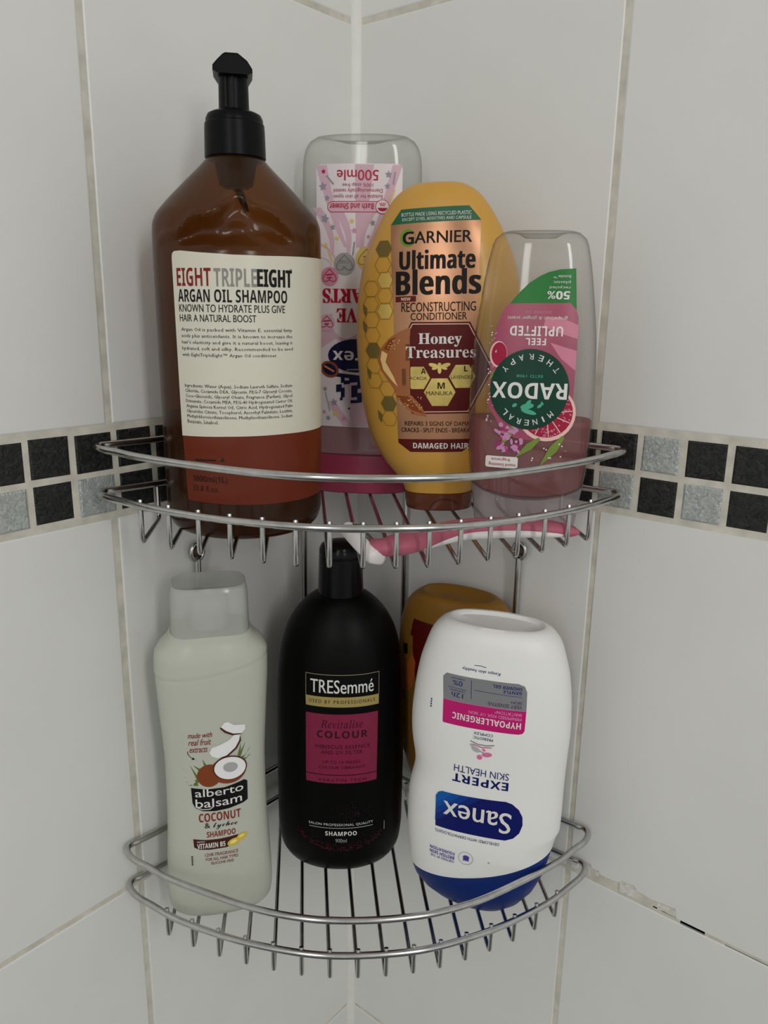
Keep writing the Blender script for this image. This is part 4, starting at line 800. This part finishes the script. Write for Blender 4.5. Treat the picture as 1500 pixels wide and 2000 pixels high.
# ================================================================== 6 black shampoo bottle
def tres():
    pr = Prof([(0, 29, 22, 2.1), (1.5, 33.5, 26, 2.1), (6, 38, 30, 2.1), (13, 41, 32.6, 2.1), (28, 42.4, 34, 2.1), (70, 42.6, 34, 2.1), (125, 41.8, 33.4, 2.1), (150, 39.4, 31.4, 2.1), (165, 35.8, 28.5, 2.1), (176, 30.5, 24.5, 2.1), (184, 24, 20, 2.1), (188.5, 18.5, 17, 2), (190.5, 14, 14, 2)])
    t = empty('black_shampoo_bottle', (.0644, -.0848, -.2770), (0, 0, math.radians(39.14)), 'large glossy black shampoo bottle with a crimson panel, in the middle of the lower tier', 'bottle')
    bk = pm('black_bottle', (.003, .003, .003, 1), .40, spec=.10)
    shell('bottle_body', pr.rings(2.5), bk, t, 96, sharp=60)
    shell('cap', [(189.8, 13.4, 13.4, 2), (190.4, 14.6, 14.6, 2), (214.5, 13.9, 13.9, 2), (215, 13.4, 13.4, 2), (215.8, 13.4, 13.4, 2), (216.2, 13.9, 13.9, 2), (219.5, 13.7, 13.7, 2), (222, 12.4, 12.4, 2), (223.4, 9.5, 9.5, 2), (223.9, 5, 5, 2)], pm('gloss_black_cap', (.003, .003, .004, 1), .22, spec=.2), t, 72, sharp=25, lab='glossy black flip cap')
    L = Label(pr, arc=True)
    gd = pm('brass_band', C(150, 134, 78, 1.9), .35, .35); ln = ink('brassline', 130, 122, 96); cr = pm('crimson_panel', C(112, 24, 54, 1.85), .38, .1); wh = ink('offwhite', 190, 190, 184); dk = ink('paneltext', 40, 8, 24)
    L.poly([(-21.1, 132.2), (27.5, 132.2), (27.5, 125.5), (-20.9, 125.5)], gd, 1); L.line([(-20.9, 132), (-21.0, 146.5), (27.6, 146.6), (27.5, 132)], .35, ln, 1); top = L.flush('brand_band', t, 'brass band under the brand name')
    L.text('TRESemm\u00e9', -17.6, 134.7, 23.4, 143.4, wh, 2, .008); L.text('USED BY PROFESSIONALS', -18.4, 127.9, 24.4, 130.2, dk, 2, .01, spacing=1.4); L.flush('lettering', top)
    L.poly([(-21.0, 120.6), (27.0, 120.7), (26.5, 72.2), (-21.2, 72.2)], cr, 1); pan = L.flush('front_label', t, 'crimson printed panel')
    L.text('Revitalise', -10.6, 111.2, 16.2, 116.7, dk, 2, style='I', spacing=1.15); L.text('COLOUR', -13.2, 104.2, 19.4, 109.2, dk, 2, .03, spacing=1.15)
    L.text('HIBISCUS ESSENCE', -14.2, 96.8, 21.2, 99.4, dk, 2, .008, spacing=1.15); L.text('AND UV FILTER', -10.4, 93.0, 16.1, 95.6, dk, 2, .008, spacing=1.15); L.text('UP TO 14 WEEKS', -9.4, 86.4, 14.7, 88.4, dk, 2, .008, spacing=1.15); L.text('COLOUR VIBRANCY', -12.0, 82.6, 17.9, 84.6, dk, 2, .008, spacing=1.15)
    L.line([(-21.2, 78.1), (26.6, 78.1)], .6, dk, 2); L.text('KERATIN TECH', -12.0, 73.4, 18.7, 75.4, dk, 2, .004, spacing=1.3); L.flush('lettering', pan)
    L.text('SALON PROFESSIONAL QUALITY', -19.4, 40.5, 24.2, 42.6, wh, 2, .006, spacing=1.1); L.line([(-19.0, 39.2), (24.0, 39.2)], .25, wh, 2); L.text('SHAMPOO', -8.0, 33.5, 12.7, 36.7, wh, 2, .02, spacing=1.1); L.text('900ml', -1.3, 28.5, 6.1, 31.4, ink('dimwhite', 130, 130, 130), 2)
    L.line([(33.6, 32.5), (33.6, 39)], .6, MATS['ink_dimwhite'], 2); L.flush('lettering', t)
    rd = ink('sparkred', 140, 24, 48); dm = ink('sparkdim', 84, 46, 54); r2 = random.Random(11)
    for i in range(300):
        x = r2.uniform(-29, 31); q = r2.gauss(0, 1); z = 21.5 + .0105 * (x - 3) ** 2 + abs(q) * 2.6
        if z < 19: continue
        sz = r2.uniform(.18, .55); a = r2.uniform(0, 3); L.poly([(x + sz * 1.6 * math.cos(a), z + sz * 1.6 * math.sin(a)), (x - sz * .4 * math.sin(a), z + sz * .4 * math.cos(a)), (x - sz * math.cos(a), z - sz * math.sin(a))], rd if r2.random() < .5 else dm, 1, 0)
    for i in range(70):
        x = r2.gauss(9, 7); z = r2.gauss(50, 4.5); sz = r2.uniform(.12, .3); L.poly([(x - sz, z), (x, z + sz), (x + sz, z), (x, z - sz)], dm, 1, 0)
    L.flush('petal_print', t, 'scatter of red petals near the base')
tres()

# ================================================================== 7 white shower gel on a blue cap
def sanex():
    k = .965
    pr = Prof([(z, a * k, b, n) for z, a, b, n in [(27, 46, 23, 2.4), (40, 48, 24, 2.4), (55, 49.3, 24.5, 2.4), (75, 49.3, 24.5, 2.4), (95, 49.0, 24, 2.4), (112, 49.2, 24, 2.4), (128, 49.6, 24.2, 2.4), (145, 48.6, 23.8, 2.4), (163, 46.2, 22.8, 2.4), (176, 42.6, 21.4, 2.4), (184.5, 39.4, 20, 2.4), (190.8, 34.2, 17.4, 2.4), (193.4, 29.5, 14.4, 2.4)]])
    t = empty('white_shower_gel_bottle', (.1643, -.0637, -.279), (0, math.radians(1.2), math.radians(23.14)), 'white upside-down shower gel bottle with a blue cap, at the right of the lower tier', 'bottle')
    wp = pm('white_plastic', (.90, .90, .875, 1), .40); bl = pm('blue_cap', C(4, 32, 92, 1.9), .45, spec=.3)
    zb = lambda x: 33.2 + .30 * x + .0028 * x * x
    def wb(x, y, z):
        f = max(0, min(1, (75 - z) / 48)); f = f * f * (3 - 2 * f)
        if x < 0: x *= 1 - .062 * math.exp(-((z - 97) / 13) ** 2)        # finger grip on one side
        return (x, y, z + f * (zb(x) - 27))
    def wc(x, y, z):
        f = max(0, min(1, z / 27)); return (x, y, z + f * (zb(x) - 27))
    shell('bottle_body', pr.rings(2.5) + [(193.2, 27, 12.9, 2.3), (191.2, 25.0, 11.4, 2.3), (190.8, 12, 6, 2.2)], wp, t, 96, warp=wb, sharp=45)
    shell('cap', [(0, 19, 10, 2.2), (.8, 20.4, 11, 2.2), (5, 28, 15, 2.3), (11, 35.5, 18.6, 2.4), (18, 41, 21, 2.4), (26.2, 44.0, 22.7, 2.4), (27, 43.4, 22.2, 2.4)], bl, t, 96, warp=wc, sharp=40, lab='deep blue cap')
    L = Label(pr, flip=True)
    nv = ink('sanenavy', 12, 20, 84, .35); pu = ink('pinkmag', 168, 22, 96, .35); gy = ink('panelgrey', 112, 113, 115, .35); wh = K_white; tx = ink('inkblue', 24, 32, 96)
    mb = ink('midblue', 8, 84, 148, .35)
    # blue brand panel: square on one side, rounded on the other
    pan = [(-25.6, 64.0)] + [(17.0, 64.6), (21.6, 66.6), (24.8, 70.4), (26.3, 76), (25.8, 81.4), (23.4, 86), (19.4, 89.3), (15.6, 90.4), (-22.6, 88.5), (-25.0, 87.2), (-26.3, 84.6)]
    L.poly(pan, nv, 0); lab = L.flush('brand_panel', t, 'navy blue brand panel')
    for i, (q, cc) in enumerate(((1.0, (10, 36, 104)), (.74, (8, 52, 122)), (.5, (7, 66, 138)), (.28, (6, 78, 150)))):
        L.poly([(-26.3, 84.6), (-25.0, 87.2), (-22.6, 88.5), (-22.6 + 24 * q, 88.5 + 1.2 * q), (-25.9, 84.6 - 17 * q)], ink('panelblue%d' % i, *cc, .35), 1 + i)
    L.flush('blue_fade', lab)
    L.text('Sanex', -21.0, 69.6, 19.4, 83.4, wh, 6, .011, style='R'); L.flush('lettering', lab)
    L.poly([(-25.5, 149.0), (-26.6, 162.6), (-24.5, 165.0), (17, 165.6), (20.6, 164.4), (22.1, 161.0), (22.6, 149.6)], gy, 0); gp = L.flush('grey_panel', t, 'grey information panel')
    L.line([(-9.6, 163.8), (-9.0, 152.6)], .3, tx, 1); L.line([(-7.7, 158.2), (19.5, 157.9)], .25, tx, 1); L.line([(-23.0, 157.2), (-12.0, 157.0)], .25, tx, 1)
    L.text('12h', -20.6, 151.6, -13.8, 154.4, tx, 1, .01); L.text('hydration', -21.8, 154.9, -13.0, 156.5, tx, 1); L.text('0%', -20.4, 158.8, -14.6, 161.8, tx, 1, .01); L.text('sulphates*', -22.0, 162.3, -13.4, 163.7, tx, 1)
    L.text('GENTLE', 8.9, 159.2, 19.3, 161.0, tx, 1, .02); L.text('SHOWER GEL', 2.9, 161.6, 19.3, 163.6, tx, 1, .02); L.text('VERY SENSITIVE', .8, 150.6, 20.0, 152.8, ink('dullpurple', 74, 48, 84), 1, .006); L.text('SKIN', 13.8, 153.4, 19.8, 155.0, MATS['ink_dullpurple'], 1, .006); L.flush('lettering', gp)
    L.poly([(-25.5, 148.9), (22.6, 149.5), (22.6, 137.4), (21.6, 135.6), (19.4, 134.9), (-24.5, 134.1), (-25.0, 134.6)], pu, 0); pp = L.flush('magenta_panel', t, 'magenta panel')
    L.text('HYPOALLERGENIC', -19.4, 138.2, 20.4, 142.2, wh, 1, .03); pl = ink('blush', 206, 150, 180); L.text('MINIMISED RISK OF SKIN', -9.8, 143.4, 20.3, 145.3, pl, 1, .006); L.text('IRRITATION*', 5.0, 146.1, 20.2, 148.0, pl, 1, .006); L.flush('lettering', pp)
    L.text('Keeps skin healthy', -15.6, 168.9, 6.6, 171.2, tx, 1, .01, .2); L.line([(-8.6, 172.8), (-5, 173.1), (-1.8, 172.6)], .35, tx, 1)
    L.text('PREBIOTIC', -6.2, 128.2, 5.4, 130.0, tx, 1, .006); L.text('COMPLEX', -6.0, 131.0, 5.2, 132.8, tx, 1, .006)
    L.text('EXPERT', -16.8, 97.6, 16.3, 103.0, nv, 1, .03); L.text('SKIN HEALTH', -16.2, 104.4, 16.1, 109.0, tx, 1, -.004)
    L.text('DEVELOPED WITH DERMATOLOGISTS', -25.4, 60.2, 13.7, 62.2, tx, 1, .004)
    pv = ink('violet', 66, 52, 134); L.text('CERTIFIED BY THE', -27.6, 41.4, -12.4, 43.2, pv, 1, .004); L.text('BRITISH SKIN', -28.2, 43.8, -12.4, 46.2, pv, 1, .02); L.text('FOUNDATION', -28.2, 46.9, -12.4, 49.2, pv, 1, .02)
    for i in range(4): L.line([(-32.9 + .02 * i, 141 + i * 1.5), (-32.9, 142 + i * 1.5)], .8, tx, 1)
    L.ell(8.6, 47.2, .4, .7, K_grey, 1, .3, 8); L.flush('lettering', t)
    L.line([(-7.6, 126.4), (-3, 125.0), (2, 125.0), (6.4, 126.0)], .7, K_grey, 1); L.line([(-6, 124.6), (-1, 123.4), (5, 124.2)], .5, pu, 1)
    L.ell(-4.2, 121.6, 2.8, 1.6, ink('palegrey', 150, 154, 152), 2, -.5, 14); L.ell(-6.6, 124, 1.1, .9, MATS['ink_palegrey'], 2, 0, 10); L.ell(2.6, 119.2, 3.0, 1.5, ink('pillpink', 190, 96, 136), 2, .2, 14); L.ell(-1.6, 116.8, 1.6, 1.6, MATS['ink_pillpink'], 2, 0, 12); L.ell(.6, 122, 1.2, .7, MATS['ink_pillpink'], 2, -.5, 10); L.line([(-4, 121.6), (2.6, 119.4)], .6, K_grey, 1)
    L.flush('capsule_emblem', t)
    L.ring(-5.4, 47.0, 4.6, 4.6, .4, MATS['ink_palegrey'], 1); L.ell(-5.2, 47.8, 2.0, 1.4, pv, 1, 0, 12)
    for q in range(5): L.ell(-6.6 + q * .7, 46.0 + (q % 2) * .4, .35, 1.2, pv, 1, 0, 8)
    L.flush('seal_emblem', t)
sanex()

# ================================================================== 8 razor lying along the upper basket floor
def razor():
    org = uw(60, 195, -28)
    t = empty('razor', org, (0, 0, 0), 'pink and white disposable razor lying along the front of the upper tier', 'razor')
    loc = lambda u, wv, z: uw(u, wv, z) - org
    pk = pm('pink_rubber', C(158, 80, 98, 1.75), .5, noise=.06, nscale=80); wh = pm('razor_white', C(200, 196, 194, 1.7), .4)
    path = [(4, 216, -23.4), (10, 212.5, -23.3), (18, 207, -23.2), (30, 199, -22.6), (44, 192.5, -21.6), (60, 189.5, -21.4), (76, 188.0, -21.8), (90, 187.4, -22.8), (100, 187.6, -24.0), (106, 188.8, -24.8), (109.8, 190.6, -25.0)]
    rv = [4.4, 5.6, 5.8, 5.4, 5.0, 4.9, 4.8, 4.5, 3.9, 2.9, 1.0]; rh = [6.4, 8.0, 8.0, 7.2, 6.6, 6.6, 6.6, 6.2, 5.2, 3.8, 1.2]
    P_ = catmull([loc(*p) for p in path], 6); n = len(P_)
    interp = lambda a, i: a[min(int(i / 6), len(a) - 2)] + (a[min(int(i / 6), len(a) - 2) + 1] - a[min(int(i / 6), len(a) - 2)]) * ((i / 6) - min(int(i / 6), len(a) - 2))
    V, Fc = tube(P_, [interp(rv, i) / 1000 for i in range(n)], 18, r2=[interp(rh, i) / 1000 for i in range(n)]); mesh_from('handle', V, Fc, pk, t, smooth=True, sharp=70)
    ins = [(p[0] + .4, p[1] + rh[i] * .66, p[2] - rv[i] * .50) for i, p in enumerate(path)][2:9]
    P2 = catmull([loc(*p) for p in ins], 6); n = len(P2); V, Fc = tube(P2, [.0027 * math.sin(PI * (.06 + .88 * i / (n - 1))) ** .5 for i in range(n)], 12, r2=[.0034 * math.sin(PI * (.06 + .88 * i / (n - 1))) ** .5 for i in range(n)]); mesh_from('inlay', V, Fc, wh, t, smooth=True)['label'] = 'white strip along the handle'
    top = [(14, 210.5, -20.3), (20, 206.4, -18.9), (27, 201.8, -18.2), (35, 197.6, -18.0), (42, 194.6, -17.9)]
    P3 = catmull([loc(*p) for p in top], 6); n = len(P3); V, Fc = tube(P3, [.0011 * math.sin(PI * (.05 + .9 * i / (n - 1))) ** .5 for i in range(n)], 10, r2=[.0040 * math.sin(PI * (.05 + .9 * i / (n - 1))) ** .5 for i in range(n)]); mesh_from('thumb_pad', V, Fc, wh, t, smooth=True)['label'] = 'white thumb pad'
    # head: slim white cartridge with rounded ends
    a, b = Vector(loc(-14.8, 196.5, -18.6)), Vector(loc(-1.0, 221.0, -28.6)); ax = (b - a).normalized(); sd = Vector((.495, .141, .7)).normalized(); sd = (sd - ax * sd.dot(ax)).normalized(); nn = ax.cross(sd); L = (b - a).length
    V = []; Fc = []; m = 16
    for (s, q) in ((0, .45), (.02, .8), (.07, 1), (.5, 1.05), (.93, 1), (.98, .8), (1, .45)):
        for k in range(m):
            th = 2 * PI * k / m; c_, s_ = math.cos(th), math.sin(th)
            V.append(a + ax * L * s + sd * math.copysign(abs(c_) ** .6, c_) * .0040 * q + nn * math.copysign(abs(s_) ** .6, s_) * .0058 * q)
    for i in range(6):
        for k in range(m): Fc.append((i * m + k, i * m + (k + 1) % m, (i + 1) * m + (k + 1) % m, (i + 1) * m + k))
    Fc += [tuple(range(m - 1, -1, -1)), tuple(6 * m + k for k in range(m))]
    head = mesh_from('razor_head', V, Fc, wh, t, smooth=True, sharp=50); head['label'] = 'white blade cartridge'
    dk = pm('blade_steel', (.10, .10, .11, 1), .3, .8)
    for j in (-.0021, -.0002, .0017):
        V = []
        for s in (.12, .88):
            for (e, f) in ((.0034, -.00035), (.0046, -.00035), (.0046, .00035), (.0034, .00035)): V.append(a + ax * L * s + sd * e + nn * (j + f))
        mesh_from('blade', V, [(0, 1, 5, 4), (1, 2, 6, 5), (2, 3, 7, 6), (3, 0, 4, 7), (4, 5, 6, 7), (3, 2, 1, 0)], dk, head)
    nk = catmull([loc(-6.0, 210, -24.6), loc(-2, 213.5, -24.4), loc(4, 216, -23.6), loc(9, 213, -23.4)], 5)
    V, Fc = tube(nk, [.0036 + .0016 * i / (len(nk) - 1) for i in range(len(nk))], 14, r2=[.0066] * len(nk)); mesh_from('neck', V, Fc, pk, t, smooth=True, sharp=70)
razor()
